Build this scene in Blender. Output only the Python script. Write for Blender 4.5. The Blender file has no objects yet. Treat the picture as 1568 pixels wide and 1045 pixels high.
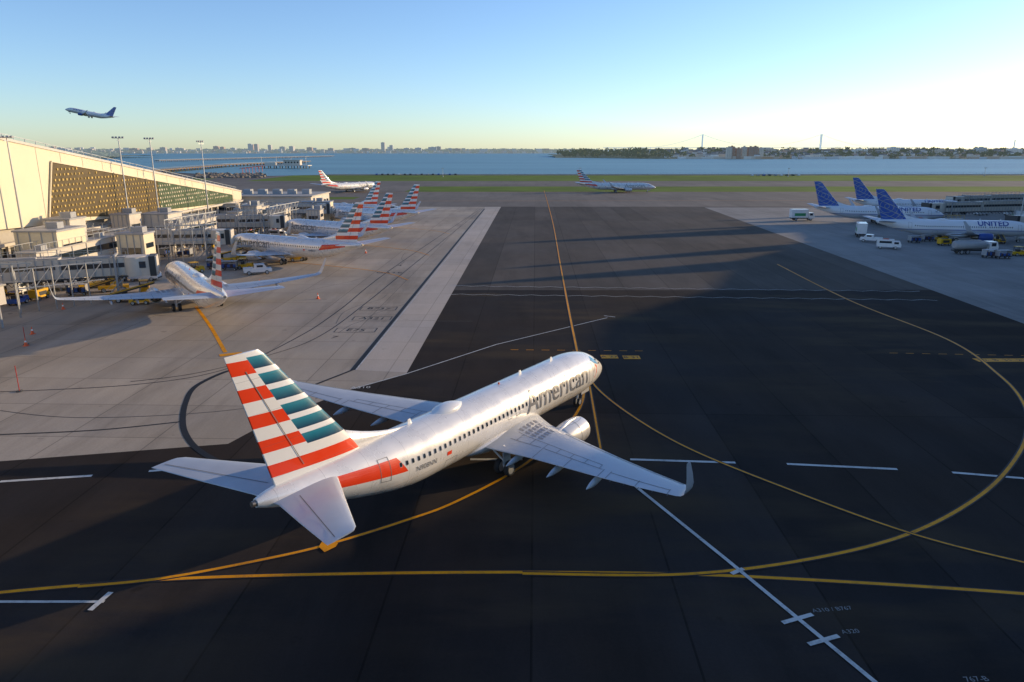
import bpy, bmesh, math, random
from mathutils import Vector, Matrix, noise as mnoise
random.seed(7)
R=random.random
def U(a,b): return a+(b-a)*random.random()
scene=bpy.context.scene
scene.view_settings.view_transform='Standard'
try: scene.view_settings.look='None'
except Exception: pass
scene.view_settings.exposure=0
COL=scene.collection
# ---------------------------------------------------------------- survey of the site
# Camera stands 22.5 m above the apron; world metres, +Y = view heading, z=0 apron.
CH,CF,CHZ=22.5,1100.0,230.0
PIT=math.atan((522.5-CHZ)/CF); CP,SP=math.cos(PIT),math.sin(PIT)
def G(x,y,z=0.0):
    """ground survey: bearing/depression reading -> world X,Y in metres at height z"""
    u=(x-784)/CF; v=(522.5-y)/CF; t=(CH-z)/(SP-v*CP)
    return (u*t,(CP+v*SP)*t)
SUNH=Vector((0.9,0.435)).normalized(); SUNEL=math.radians(11.0)

# ---------------------------------------------------------------- node helpers
class NT:
    def __init__(s,name):
        s.m=bpy.data.materials.new(name); s.m.use_nodes=True
        s.t=s.m.node_tree; s.n=s.t.nodes; s.l=s.t.links
        s.b=s.n['Principled BSDF']
        s.tc=s.n.new('ShaderNodeTexCoord')
    def lk(s,a,b): s.l.new(a,b)
    def put(s,sock,v):
        if isinstance(v,bpy.types.NodeSocket): s.l.new(v,sock)
        else:
            if isinstance(v,(tuple,list)) and len(v)==3 and sock.type=='RGBA': v=(*v,1)
            sock.default_value=v
    def math(s,op,a,b=0.0,c=0.0,clamp=False):
        n=s.n.new('ShaderNodeMath'); n.operation=op; n.use_clamp=clamp
        s.put(n.inputs[0],a); s.put(n.inputs[1],b); s.put(n.inputs[2],c); return n.outputs[0]
    def mix(s,f,a,b,mode='MIX'):
        n=s.n.new('ShaderNodeMix'); n.data_type='RGBA'; n.blend_type=mode
        s.put(n.inputs[0],f); s.put(n.inputs[6],a); s.put(n.inputs[7],b); return n.outputs[2]
    def mapping(s,scale=(1,1,1),rot=(0,0,0),src=None):
        n=s.n.new('ShaderNodeMapping'); s.lk(src or s.tc.outputs['Object'],n.inputs[0])
        n.inputs['Scale'].default_value=scale; n.inputs['Rotation'].default_value=rot; return n.outputs[0]
    def noise(s,vec,scale,detail=4,rough=.55):
        n=s.n.new('ShaderNodeTexNoise'); s.lk(vec,n.inputs['Vector'])
        n.inputs['Scale'].default_value=scale; n.inputs['Detail'].default_value=detail
        n.inputs['Roughness'].default_value=rough; return n.outputs[0]
    def remap(s,v,a,b,c=0.0,d=1.0):
        n=s.n.new('ShaderNodeMapRange'); s.put(n.inputs[0],v)
        for i,x in enumerate((a,b,c,d)): n.inputs[i+1].default_value=x
        return n.outputs[0]
    def sep(s,vec):
        n=s.n.new('ShaderNodeSeparateXYZ'); s.lk(vec,n.inputs[0]); return n.outputs
    def wn(s,a,b=0.0):
        c=s.n.new('ShaderNodeCombineXYZ'); s.put(c.inputs[0],a); s.put(c.inputs[1],b)
        n=s.n.new('ShaderNodeTexWhiteNoise'); n.noise_dimensions='2D'; s.lk(c.outputs[0],n.inputs['Vector']); return n.outputs[0]
    def bump(s,h,strength=.3,dist=.05):
        n=s.n.new('ShaderNodeBump'); n.inputs['Strength'].default_value=strength; n.inputs['Distance'].default_value=dist
        s.put(n.inputs['Height'],h); s.lk(n.outputs[0],s.b.inputs['Normal'])
    def out(s,col,rough=.5,metal=0.0,spec=.5,coat=0.0,haze=0.0):
        s.put(s.b.inputs['Base Color'],col); s.put(s.b.inputs['Roughness'],rough); s.put(s.b.inputs['Metallic'],metal)
        s.b.inputs['Specular IOR Level'].default_value=spec; s.b.inputs['Coat Weight'].default_value=coat
        if haze:   # aerial perspective: skylight scattered over kilometres of air, painted in as a glow
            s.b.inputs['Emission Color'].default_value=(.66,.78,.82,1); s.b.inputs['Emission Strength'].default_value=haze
        return s.m
def simple(name,col,rough=.6,metal=0,var=.12,scale=1.5,spec=.5,coat=0,bump=0,haze=0):
    s=NT(name); v=s.mapping()
    nz=s.noise(v,scale,5); nz2=s.noise(v,scale*.13,2)
    f=s.remap(s.math('ADD',nz,nz2),.6,1.4,1-var,1+var)
    c=s.n.new('ShaderNodeVectorMath'); c.operation='SCALE'; c.inputs[0].default_value=col; s.lk(f,c.inputs['Scale'])
    rr=s.remap(nz,.3,.7,max(0,rough-.06),min(1,rough+.08))
    if bump: s.bump(nz,bump,.03)
    return s.out(c.outputs[0],rr,metal,spec,coat,haze)

# ---------------------------------------------------------------- mesh builder
class MB:
    def __init__(s): s.v=[];s.f=[];s.mi=[];s.mats=[];s.M=Matrix.Identity(4);s.sm=[]
    def mat(s,m):
        if m not in s.mats: s.mats.append(m)
        return s.mats.index(m)
    def add(s,vs,fs,m,smooth=False):
        o=len(s.v); s.v+=[tuple(s.M@Vector(p)) for p in vs]; k=s.mat(m)
        for f in fs: s.f.append([i+o for i in f]); s.mi.append(k); s.sm.append(smooth)
    def box(s,c,d,m,rz=0,rx=0,ry=0,taper=1.0):
        hx,hy,hz=d[0]/2,d[1]/2,d[2]/2
        vs=[]
        Rm=Matrix.Rotation(rz,3,'Z')@Matrix.Rotation(ry,3,'Y')@Matrix.Rotation(rx,3,'X')
        for z in (-hz,hz):
            k=taper if z>0 else 1
            for x,y in ((-hx,-hy),(hx,-hy),(hx,hy),(-hx,hy)): vs.append(Rm@Vector((x*k,y*k,z))+Vector(c))
        s.add(vs,[(3,2,1,0),(4,5,6,7),(0,1,5,4),(1,2,6,5),(2,3,7,6),(3,0,4,7)],m)
    def beam(s,a,b,w,m,h=None):
        a=Vector(a);b=Vector(b);d=(b-a); L=d.length
        if L<1e-6: return
        d.normalize(); up=Vector((0,0,1)) if abs(d.z)<.95 else Vector((1,0,0))
        x=d.cross(up).normalized(); y=x.cross(d); h=h or w
        vs=[]
        for p in (a,b):
            for i,j in ((-1,-1),(1,-1),(1,1),(-1,1)): vs.append(p+x*(i*w/2)+y*(j*h/2))
        s.add(vs,[(0,1,2,3),(7,6,5,4),(0,4,5,1),(1,5,6,2),(2,6,7,3),(3,7,4,0)],m)
    def cyl(s,a,b,r,m,seg=12,r2=None,smooth=True):
        a=Vector(a);b=Vector(b);d=(b-a).normalized(); up=Vector((0,0,1)) if abs(d.z)<.95 else Vector((1,0,0))
        x=d.cross(up).normalized(); y=x.cross(d); r2=r if r2 is None else r2
        vs=[]
        for p,rr in ((a,r),(b,r2)):
            for i in range(seg):
                t=2*math.pi*i/seg; vs.append(p+x*(rr*math.cos(t))+y*(rr*math.sin(t)))
        s.add(vs,[(i,(i+1)%seg,seg+(i+1)%seg,seg+i) for i in range(seg)],m,smooth)
        s.add(vs,[tuple(range(seg-1,-1,-1)),tuple(range(seg,2*seg))],m)
    def wheel(s,c,r,w,ax,tyre,hub):
        c=Vector(c);ax=Vector(ax).normalized()
        prof=[(-.5,.7),(-.5,.9),(-.32,1),(.32,1),(.5,.9),(.5,.7)]
        s.revolve(c,ax,[(p[0]*w,p[1]*r) for p in prof],tyre,16)
        s.cyl(c-ax*w*.42,c+ax*w*.42,r*.7,hub,14)
    def revolve(s,c,ax,prof,m,seg=24):
        c=Vector(c);d=Vector(ax).normalized(); up=Vector((0,0,1)) if abs(d.z)<.95 else Vector((1,0,0))
        x=d.cross(up).normalized(); y=x.cross(d); vs=[]
        for (t,r) in prof:
            for i in range(seg):
                a=2*math.pi*i/seg; vs.append(c+d*t+x*(r*math.cos(a))+y*(r*math.sin(a)))
        fs=[]
        for k in range(len(prof)-1):
            for i in range(seg):
                j=(i+1)%seg; fs.append((k*seg+i,k*seg+j,(k+1)*seg+j,(k+1)*seg+i))
        s.add(vs,fs,m,True)
    def loft(s,rings,m,cap=True,smooth=True):
        n=len(rings[0]); vs=[p for r in rings for p in r]; fs=[]
        for k in range(len(rings)-1):
            for i in range(n):
                j=(i+1)%n; fs.append((k*n+i,k*n+j,(k+1)*n+j,(k+1)*n+i))
        s.add(vs,fs,m,smooth)
        if cap: s.add(vs,[tuple(range(n-1,-1,-1)),tuple(range((len(rings)-1)*n,len(rings)*n))],m)
    def prism(s,poly,z0,z1,m,mtop=None):
        n=len(poly); vs=[(p[0],p[1],z0) for p in poly]+[(p[0],p[1],z1) for p in poly]
        s.add(vs,[(i,(i+1)%n,n+(i+1)%n,n+i) for i in range(n)],m)
        s.add(vs,[tuple(range(n-1,-1,-1)),tuple(range(n,2*n))],mtop or m)
    def mesh(s,name,recalc=True):
        me=bpy.data.meshes.new(name); me.from_pydata(s.v,[],s.f)
        for m in s.mats: me.materials.append(m)
        me.polygons.foreach_set('material_index',s.mi); me.polygons.foreach_set('use_smooth',s.sm)
        if recalc:
            bm=bmesh.new(); bm.from_mesh(me); bmesh.ops.recalc_face_normals(bm,faces=bm.faces); bm.to_mesh(me); bm.free()
        me.update(); return me
    def obj(s,name,parent=None,loc=(0,0,0),rot=(0,0,0),recalc=True):
        return mkobj(name,s.mesh(name,recalc),parent,loc,rot)
def mkobj(name,me,parent=None,loc=(0,0,0),rot=(0,0,0),scale=(1,1,1)):
    o=bpy.data.objects.new(name,me); COL.objects.link(o); o.location=loc; o.rotation_euler=rot; o.scale=scale
    if parent: o.parent=parent
    return o
def empty(name,loc=(0,0,0),rot=(0,0,0),scale=(1,1,1)):
    return mkobj(name,None,None,loc,rot,scale)

# ---------------------------------------------------------------- materials
def ground_mat(name,col,slab,joint_dark,var,strip=False,rubber=0.0,rough=.85,slabvar=.1,tint=(1,1,1),spec=.25,refl_light=None):
    s=NT(name); v=s.mapping(rot=(0,0,math.radians(1.8)))
    x,y,z=s.sep(v)
    sx=s.math('DIVIDE',x,slab); sy=s.math('DIVIDE',y,slab if not strip else 60)
    tone=s.remap(s.wn(s.math('FLOOR',sx),s.math('FLOOR',sy)),0,1,1-slabvar,1+slabvar)
    big=s.remap(s.noise(v,.018,4,.6),.3,.7,1-var,1+var)
    med=s.remap(s.noise(s.mapping((1,.25,1)),.22,5,.65),.3,.7,1-var*.7,1+var*.7)
    fine=s.remap(s.noise(v,6,3),.3,.7,.93,1.07)
    f=s.math('MULTIPLY',s.math('MULTIPLY',tone,big),s.math('MULTIPLY',med,fine))
    ax=s.math('GREATER_THAN',s.math('ABSOLUTE',s.math('SUBTRACT',s.math('FRACT',sx),.5)),.5-.06/slab)
    ay=s.math('GREATER_THAN',s.math('ABSOLUTE',s.math('SUBTRACT',s.math('FRACT',sy),.5)),.5-.06/(slab if not strip else 60))
    j=s.math('MAXIMUM',ax,ay)
    f=s.math('MULTIPLY',f,s.math('SUBTRACT',1,s.math('MULTIPLY',j,joint_dark)))
    st=s.remap(s.noise(s.mapping((1,.12,1)),.12,6,.7),.52,.75,0,rubber)
    sp=s.remap(s.noise(v,.6,3,.5),.68,.76,0,.35 if rubber else .2)
    f=s.math('MULTIPLY',f,s.math('SUBTRACT',1,s.math('MAXIMUM',st,sp)))
    c=s.n.new('ShaderNodeVectorMath'); c.operation='SCALE'; c.inputs[0].default_value=col; s.lk(f,c.inputs['Scale'])
    warm=s.mix(s.remap(s.noise(v,.05,3),.35,.65),(1,1,1),tint)
    cc=s.mix(1.0,c.outputs[0],warm,'MULTIPLY')
    if refl_light:   # warm light reflected off glazing, painted as brown streaks into the asphalt colour
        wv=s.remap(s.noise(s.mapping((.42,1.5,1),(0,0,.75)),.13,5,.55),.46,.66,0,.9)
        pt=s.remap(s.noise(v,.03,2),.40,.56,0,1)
        cc=s.mix(s.math('MULTIPLY',wv,pt),cc,refl_light)
    s.bump(s.noise(v,14,3),.25,.02)
    return s.out(cc,rough,0,spec)
M={}
M['asphalt']=ground_mat('asphalt',(.086,.074,.064),7.6,.45,.22,True,.40,.85,.17,(1.06,1,.92),.12)
M['shadeasphalt']=ground_mat('shade_darkened_asphalt',(.030,.026,.025),7.6,.45,.30,True,.35,.85,.20,(1.2,1,.8),.07,(.072,.050,.029))  # asphalt darkened to deepen the shade; last colour paints in reflected light
M['concrete']=ground_mat('apron_concrete',(.365,.315,.258),7.6,.38,.20,False,.42,.85,.08,(1.06,1,.90))
M['strip']=ground_mat('taxilane_shoulder_concrete',(.46,.40,.34),7.6,.25,.12,False,.18,.85,.06,(1.04,1,.94))
M['rconc']=ground_mat('east_apron_concrete',(.25,.235,.215),7.6,.3,.16,False,.3,.85,.07)
M['shoulder']=ground_mat('taxiway_asphalt',(.17,.145,.12),12,.15,.16,True,.28,.85,.09)
def paint(name,col,wear=.35,rough=.6):
    s=NT(name); v=s.mapping()
    w=s.remap(s.noise(v,1.6,7,.75),.50,.70,0,wear)
    f=s.remap(s.noise(v,.3,3),.3,.7,.82,1.08)
    c=s.n.new('ShaderNodeVectorMath'); c.operation='SCALE'; c.inputs[0].default_value=col; s.lk(f,c.inputs['Scale'])
    return s.out(s.mix(w,c.outputs[0],(.05,.048,.045)),rough,0,.15)
M['yellow']=paint('yellow_paint',(.88,.34,.0),.45); M['white']=paint('white_paint',(.60,.59,.55),.55); M['black']=paint('black_paint',(.022,.022,.023),.15)
M['faint']=paint('worn_white_paint',(.28,.28,.27),.7); M['crack']=paint('crack_sealant',(.11,.10,.085),.1)
M['redpaint']=paint('red_paint',(.5,.04,.03),.2)
M['grass']=simple('grass',(.14,.20,.03),.95,0,.4,.04,.1)
M['steel']=simple('galvanised_steel',(.42,.43,.44),.45,.6)
M['grey']=simple('grey_painted_metal',(.36,.36,.36),.5)
M['lgrey']=simple('light_grey_cladding',(.62,.56,.47),.5,0,.14,.6)
M['dark']=simple('dark_metal',(.04,.042,.045),.5)
M['rubber']=simple('tyre_rubber',(.02,.02,.021),.8)
M['cream']=simple('cream_cladding',(.76,.66,.46),.6,0,.06,.3)
M['whitep']=simple('white_vehicle_paint',(.80,.79,.77),.3,0,.05,1,.5,.4)
M['yel']=simple('yellow_vehicle_paint',(.72,.40,.01),.4)
M['green']=simple('green_vehicle_paint',(.05,.3,.12),.4)
M['orange']=simple('orange_plastic',(.8,.12,.03),.5)
M['luggage']=simple('luggage_fabric',(.09,.06,.07),.8,0,.6,2)
M['bluep']=simple('blue_vehicle_paint',(.03,.10,.35),.4)
M['glass']=simple('dark_glass',(.02,.03,.04),.08,0,.1,1,.8)
M['roof']=simple('roof_membrane',(.44,.41,.36),.8)
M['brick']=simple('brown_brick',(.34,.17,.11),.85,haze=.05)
M['wood']=simple('pier_timber',(.22,.16,.11),.9)
M['rock']=simple('riprap_stone',(.22,.19,.16),.9,0,.4,.8,.3,0,.6)
def leafmat(name,c1,c2,hz=0):
    s=NT(name); v=s.mapping(); f=s.remap(s.noise(v,.06,4),.35,.65)
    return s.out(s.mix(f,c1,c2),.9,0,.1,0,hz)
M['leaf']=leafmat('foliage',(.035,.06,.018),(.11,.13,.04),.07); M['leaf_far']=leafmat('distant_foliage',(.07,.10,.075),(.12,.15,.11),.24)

# ---------------------------------------------------------------- world, sun
w=bpy.data.worlds.new('World'); scene.world=w; w.use_nodes=True
nt=w.node_tree; bg=nt.nodes['Background']
sky=nt.nodes.new('ShaderNodeTexSky'); sky.sky_type='NISHITA'; sky.sun_disc=False
sky.sun_elevation=SUNEL; sky.sun_rotation=math.atan2(SUNH.x,SUNH.y)
sky.air_density=.85; sky.dust_density=.3; sky.ozone_density=1.6; sky.altitude=0
mx=nt.nodes.new('ShaderNodeMix'); mx.data_type='RGBA'; mx.blend_type='MULTIPLY'; mx.inputs[0].default_value=1
mx.inputs[7].default_value=(1.22,1.42,1.80,1)
nt.links.new(sky.outputs[0],mx.inputs[6]); nt.links.new(mx.outputs[2],bg.inputs[0]); bg.inputs[1].default_value=.13
sd=bpy.data.lights.new('sun','SUN'); sd.energy=5.0; sd.angle=math.radians(.5); sd.color=(1,.74,.43)
so=bpy.data.objects.new('sun',sd); COL.objects.link(so)
sv=Vector((SUNH.x*math.cos(SUNEL),SUNH.y*math.cos(SUNEL),math.sin(SUNEL)))
so.rotation_euler=sv.to_track_quat('Z','Y').to_euler()
# ---------------------------------------------------------------- camera
cd=bpy.data.cameras.new('camera'); cd.sensor_width=36; cd.lens=36*CF/1568; cd.clip_end=60000; cd.clip_start=.5
co=bpy.data.objects.new('camera',cd); COL.objects.link(co); co.location=(0,0,CH); co.rotation_euler=(math.pi/2-PIT,0,0)
scene.camera=co

# ---------------------------------------------------------------- ground sheets
def sheet(name,poly,z,m,parent=None):
    b=MB(); b.add([(p[0],p[1],z) for p in poly],[tuple(range(len(poly)))],m); o=b.obj(name,parent,recalc=False)
    if o.data.polygons[0].normal.z<0: o.data.flip_normals()
    return o
shore=[(-2500,-200),(2500,-200),(2500,700),(600,692),(-180,690),(-235,650),(-402,815),(-906,1300),(-1500,1500),(-2500,1700)]
b=MB(); b.prism(shore,-3,0,M['rock'],M['asphalt']); b.obj('ground')
sheet('shade_darkened_pavement',[(-300,-100),(300,-100),(300,117.5),(-300,117.5)],.004,M['shadeasphalt'])  # near pavement: shade depth put into a darker asphalt colour
sheet('apron_concrete_pavement',[(-4.5,298.6),(-11,71.3),(-15.5,66.4),(-20.5,58.5),(-22.5,52.9),(-38.3,49.6),(-130,36),(-130,299)],.008,M['concrete'])
sheet('taxilane_shoulder_pavement',[(-4.5,298.3),(-11,71.8),(-16.9,72.7),(-10.9,298.3)],.012,M['strip'])
sheet('east_apron_pavement',[(78,295.2),(68,80),(68,-20),(400,-20),(400,295)],.008,M['rconc'])
sheet('taxiway_pavement',[(-2000,299.2),(2000,299.2),(2000,685),(-180,685),(-235,640),(-402,790),(-1500,1200),(-2000,1200)],.004,M['shoulder'])
for i,(x0,x1,y0,y1) in enumerate([(-230,-75,345,362),(-60,900,408,468),(-200,2000,552,676),(-900,-240,470,600),(330,900,330,372)]):
    sheet('grass_verge',[(x0,y0),(x1,y0),(x1,y1),(x0,y1)],.008,M['grass'])
s=NT('water'); v=s.mapping((1,1,1))
n1=s.noise(s.mapping((.6,1.6,1)),.16,5,.6); s.bump(n1,.7,1.0)
c=s.mix(s.remap(s.noise(s.mapping((.3,1,1)),.006,4),.35,.65),(.12,.27,.31),(.17,.35,.38))
s.out(c,.42,0,.35)
b=MB(); b.add([(-40000,-3000,-1.4),(40000,-3000,-1.4),(40000,50000,-1.4),(-40000,50000,-1.4)],[(0,1,2,3)],s.m); b.obj('water')

# ---------------------------------------------------------------- markings
def smooth(P,n=10,closed=False):
    out=[]
    for i in range(len(P)-1):
        p0=Vector(P[max(i-1,0)]);p1=Vector(P[i]);p2=Vector(P[i+1]);p3=Vector(P[min(i+2,len(P)-1)])
        for k in range(n):
            t=k/n; out.append(.5*((2*p1)+(-p0+p2)*t+(2*p0-5*p1+4*p2-p3)*t*t+(-p0+3*p1-3*p2+p3)*t**3))
    out.append(Vector(P[-1])); return out
ZB=.008
def ribbon(b,P,wd,z,m,curve=True,n=10,off=0):
    P=[p[:2] for p in P]
    Q=smooth(P,n) if curve and len(P)>2 else [Vector(p) for p in P]
    vs=[]
    for i,q in enumerate(Q):
        d=(Q[min(i+1,len(Q)-1)]-Q[max(i-1,0)]).normalized(); nn=Vector((-d.y,d.x)); c_=q+nn*off; nn=nn*wd/2
        vs+=[(c_.x+nn.x,c_.y+nn.y,z+ZB),(c_.x-nn.x,c_.y-nn.y,z+ZB)]
    b.add(vs,[(2*i+1,2*i+3,2*i+2,2*i) for i in range(len(Q)-1)],m)
def gp(L,dx=0,dy=0): return [G(x,y) for x,y in L]
yb=MB(); wb=MB(); kb=MB()
A=gp([(-120,925),(0,908),(250,888),(500,880),(784,877),(1050,880),(1300,892),(1568,910),(1750,930)])
B=gp([(120,899),(250,886),(400,858),(500,835),(620,798),(700,768),(800,714),(862,660),(893,610),(888,560),(882,530),(870,470),(858,405),(845,335),(833,292)])
C=gp([(800,879),(1050,880),(1250,855),(1400,815),(1500,760),(1550,710),(1572,665),(1568,620),(1530,575),(1450,520),(1300,460),(1190,405)])
D=gp([(898,560),(910,590),(960,632),(1050,685),(1200,747),(1390,816),(1568,862),(1700,888)])
E=gp([(903,592),(920,690)])
for P,wd,z in ((A,.26,.016),(B,.24,.020),(C,.24,.024),(D,.16,.028),(E,.16,.032)):
    ribbon(kb,P,wd+.22,z-.0035,M['black']); ribbon(yb,P,wd,z,M['yellow'])
ribbon(yb,gp([(300,470),(322,500),(345,540)]),.45,.016,M['yellow'])
ribbon(yb,gp([(336,545),(371,541)]),1.0,.020,M['yellow'],False)
ribbon(yb,gp([(365,541),(378,556)]),.5,.024,M['yellow'],False)
def plate(b,px,py,wd,dp,m,z): 
    x,y=G(px,py); z+=ZB; b.add([(x-wd/2,y-dp/2,z),(x+wd/2,y-dp/2,z),(x+wd/2,y+dp/2,z),(x-wd/2,y+dp/2,z)],[(0,1,2,3)],m)
plate(yb,933,547,1.9,1.4,M['yellow'],.036); plate(yb,967,548,1.9,1.4,M['yellow'],.036)
plate(yb,1535,552,6,1.3,M['yellow'],.016)
x,y=G(503,837); yb.add([(x-.5,y+.45,.048),(x+.5,y+.3,.048),(x+.45,y-.1,.048),(x-.05,y-.7,.048),(x-.55,y-.1,.048)],[(0,4,3,2,1)],M['yellow'])
def dashes(b,P0,P1,wd,z,m,on,off):
    a=Vector(P0);c=Vector(P1);L=(c-a).length;d=(c-a)/L;t=0
    while t<L:
        e=min(t+on,L); ribbon(b,[a+d*t,a+d*e],wd,z,m,False); t=e+off
dashes(yb,G(782,536),G(990,538),.12,.012,M['yellow'],.9,.9); dashes(yb,G(1362,541),G(1568,545),.12,.012,M['yellow'],.9,.9)
ribbon(yb,[(-300,395),(900,430)],.5,.016,M['yellow'],False); ribbon(yb,[(-300,330),(900,345)],.5,.016,M['yellow'],False)
ribbon(wb,gp([(540,596),(622,573),(760,528),(930,487)]),.16,.016,M['white'],False)
ribbon(wb,gp([(925,484),(942,486)]),.2,.02,M['white'],False)
ribbon(wb,gp([(960,735),(1115,860),(1230,955),(1345,1050)]),.24,.036,M['white'],False)
for (a,c) in (((1198,955),(1244,942)),((1238,988),(1284,975)),((1120,880),(1138,872))): ribbon(wb,gp([a,c]),.26,.040,M['white'],False)
ribbon(wb,gp([(-20,922),(160,922)]),.2,.012,M['white'],False); ribbon(wb,gp([(138,936),(170,908)]),.3,.040,M['white'],False)
for a,c in (((0,738),(141,729)),((228,722),(286,717)),((720,704),(800,704)),((965,704),(1126,709)),((1205,711),(1374,719)),((1458,724),(1568,733)),):
    ribbon(wb,gp([a,c]),.32,.012,M['white'],False)
def zig(P0,P1,z):
    a=Vector(P0);c=Vector(P1);L=(c-a).length;d=(c-a)/L;n=Vector((-d.y,d.x));pts=[];t=0;k=0
    while t<L: pts.append(a+d*t+n*(.35 if k%2 else -.35)); t+=1.9; k+=1
    ribbon(wb,pts,.15,.012,M['white'],False)
zig(G(690,438),G(1425,447),.012); zig(G(688,451),G(1435,460),.012)
ribbon(kb,gp([(372,566),(345,570),(300,592),(284,618),(280,650),(290,675),(312,695),(352,716)]),.5,.016,M['black'])
ribbon(kb,gp([(-60,668),(0,666),(150,659),(280,646)]),.22,.012,M['black'])
ribbon(kb,gp([(742,320),(640,445),(540,567)]),.5,.016,M['black'],False)
ribbon(wb,gp([(745,322),(644,446),(545,567)]),.12,.020,M['white'],False)
ribbon(kb,gp([(736,320),(610,405),(520,475),(450,520),(345,566),(200,590),(-40,602)]),.16,.012,M['black'])
ribbon(kb,gp([(739,320),(640,400),(560,465),(490,515),(410,545),(300,572),(200,585)]),.13,.02,M['black'])
ribbon(kb,gp([(430,610),(520,575),(540,567)]),.3,.024,M['black'])
ribbon(kb,gp([(-60,620),(120,640),(380,625),(470,590)]),.08,.012,M['black'])
zz=.0262
for sx_,sy_,psi in ((-45,147.5,-61),(-44,180,-58),(-43,222,-58)):
    hx,hy=math.sin(math.radians(psi)),math.cos(math.radians(psi))
    ribbon(yb,[(sx_+hx*16,sy_+hy*16),(sx_-hx*20,sy_-hy*20),(sx_-hx*28+2,sy_-hy*28-7)],.22,zz,M['yellow']); zz+=.0006
for k in range(26):
    x0,y0=U(-75,-20),U(75,250); a=random.choice((0,math.pi/2))+U(-.25,.25); P=[(x0,y0)]
    for q in range(5): a+=U(-.35,.35); P.append((P[-1][0]+math.cos(a)*U(2,5),P[-1][1]+math.sin(a)*U(2,5)))
    ribbon(kb,P,.08,.0045+k*.00006,M['crack'])
def gtext(b,txt,px,py,size,m,z,rz=0,zig=None):
    z+=ZB
    x,y=G(px,py); c=bpy.data.curves.new('t','FONT'); c.body=txt; c.size=size; c.resolution_u=3; c.align_x='CENTER'; c.align_y='CENTER'
    o=bpy.data.objects.new('t',c); COL.objects.link(o); bpy.context.view_layer.update()
    me=bpy.data.meshes.new_from_object(o.evaluated_get(bpy.context.evaluated_depsgraph_get()))
    old=b.M; b.M=Matrix.Translation((x,y,z))@Matrix.Rotation(rz,4,'Z')
    b.add([tuple(p.co) for p in me.vertices],[tuple(p.vertices) for p in me.polygons],m); b.M=old
    bpy.data.objects.remove(o); bpy.data.curves.remove(c)
for (x,y,t) in ((580,473,'B737'),(570,488,'A321'),(545,506,'E75'),(512,517,'7')):
    gtext(kb,t,x,y,1.7,M['black'],.016,math.radians(-6))
    X,Y=G(x,y); 
    if t!='7':
        for q in ((-2.6,-1.1,2.6,-1.1),(-2.6,1.1,2.6,1.1),(-2.6,-1.1,-2.6,1.1),(2.6,-1.1,2.6,1.1)): ribbon(kb,[(X+q[0],Y+q[1]),(X+q[2],Y+q[3])],.1,.020 if q[0]==q[2] else .024,M['black'],False)
for (x,y,t) in ((612,407,'4'),(596,418,'GATE')): gtext(kb,t,x,y,2,M['black'],.016)
gtext(wb,'A310 / B767',1274,934,.42,M['faint'],.016,.12); gtext(wb,'A320',1302,968,.42,M['faint'],.016,.12)
gtext(wb,'767-B',1495,1041,.45,M['faint'],.016,.05); gtext(wb,'A310',552,594,.9,M['white'],.02,.1)
gtext(kb,'A 27',933,547,1.0,M['black'],.040); gtext(kb,'B 31',967,548,1.0,M['black'],.040); gtext(kb,'22  B  31  22',1535,552,1.0,M['black'],.020)
yb.obj('yellow_taxi_lines',recalc=False); wb.obj('white_stand_markings',recalc=False); kb.obj('black_marking_outlines',recalc=False)

# ---------------------------------------------------------------- airliner
ST=[(0,.06,.06,2.72),(.12,.26,.24,2.73),(.4,.5,.47,2.77),(.9,.80,.75,2.84),(1.6,1.10,1.06,2.95),(2.5,1.38,1.40,3.10),(3.5,1.60,1.68,3.24),(5,1.80,1.91,3.33),(6.5,1.88,2.0,3.37),(9,1.88,2.0,3.37),(16,1.88,2.0,3.37),(24,1.88,2.0,3.37),(26.5,1.87,1.98,3.39),(28.5,1.78,1.86,3.52),(30.5,1.60,1.63,3.76),(32.5,1.34,1.36,4.04),(34.5,1.0,1.03,4.33),(36.2,.68,.71,4.57),(37.4,.42,.45,4.72),(38.0,.22,.25,4.78)]
def fus(lx):
    lx=max(0,min(38,lx))
    for i in range(len(ST)-1):
        if lx<=ST[i+1][0]: break
    a,c=ST[i],ST[i+1]; p=ST[max(i-1,0)]; q=ST[min(i+2,len(ST)-1)]
    h=c[0]-a[0]; t=(lx-a[0])/h; o=[]
    for k in (1,2,3):
        m0=(c[k]-p[k])/max(c[0]-p[0],1e-6)*h; m1=(q[k]-a[k])/max(q[0]-a[0],1e-6)*h
        if i==0: m0=(c[k]-a[k])*1.6 if k<3 else m0
        o.append((2*t**3-3*t*t+1)*a[k]+(t**3-2*t*t+t)*m0+(-2*t**3+3*t*t)*c[k]+(t**3-t*t)*m1)
    return o
def LP(lx,ly,z): return (ly,19.6-lx,z)
def FS(lx,th,off=0,side=1):
    hw,hh,zc=fus(lx); nx,nz=math.sin(th)/hw,math.cos(th)/hh; L=math.hypot(nx,nz)
    return LP(lx,side*(hw*math.sin(th)+off*nx/L),zc+hh*math.cos(th)+off*nz/L)
def hth(h): return math.pi/2-h/1.95
def afoil(le,chord,tc,up,n=9):
    pts=[]
    def th(x): return 5*tc*chord*(.2969*math.sqrt(x)-.126*x-.3516*x*x+.2843*x**3-.1015*x**4)
    xs=[.5*(1-math.cos(math.pi*i/n)) for i in range(n+1)]
    for x in reversed(xs): d=th(x)*1.15; pts.append(LP(le[0]+x*chord,le[1]+up[0]*d,le[2]+up[1]*d))
    for x in xs[1:-1]: d=-th(x)*.85; pts.append(LP(le[0]+x*chord,le[1]+up[0]*d,le[2]+up[1]*d))
    return pts
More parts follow.
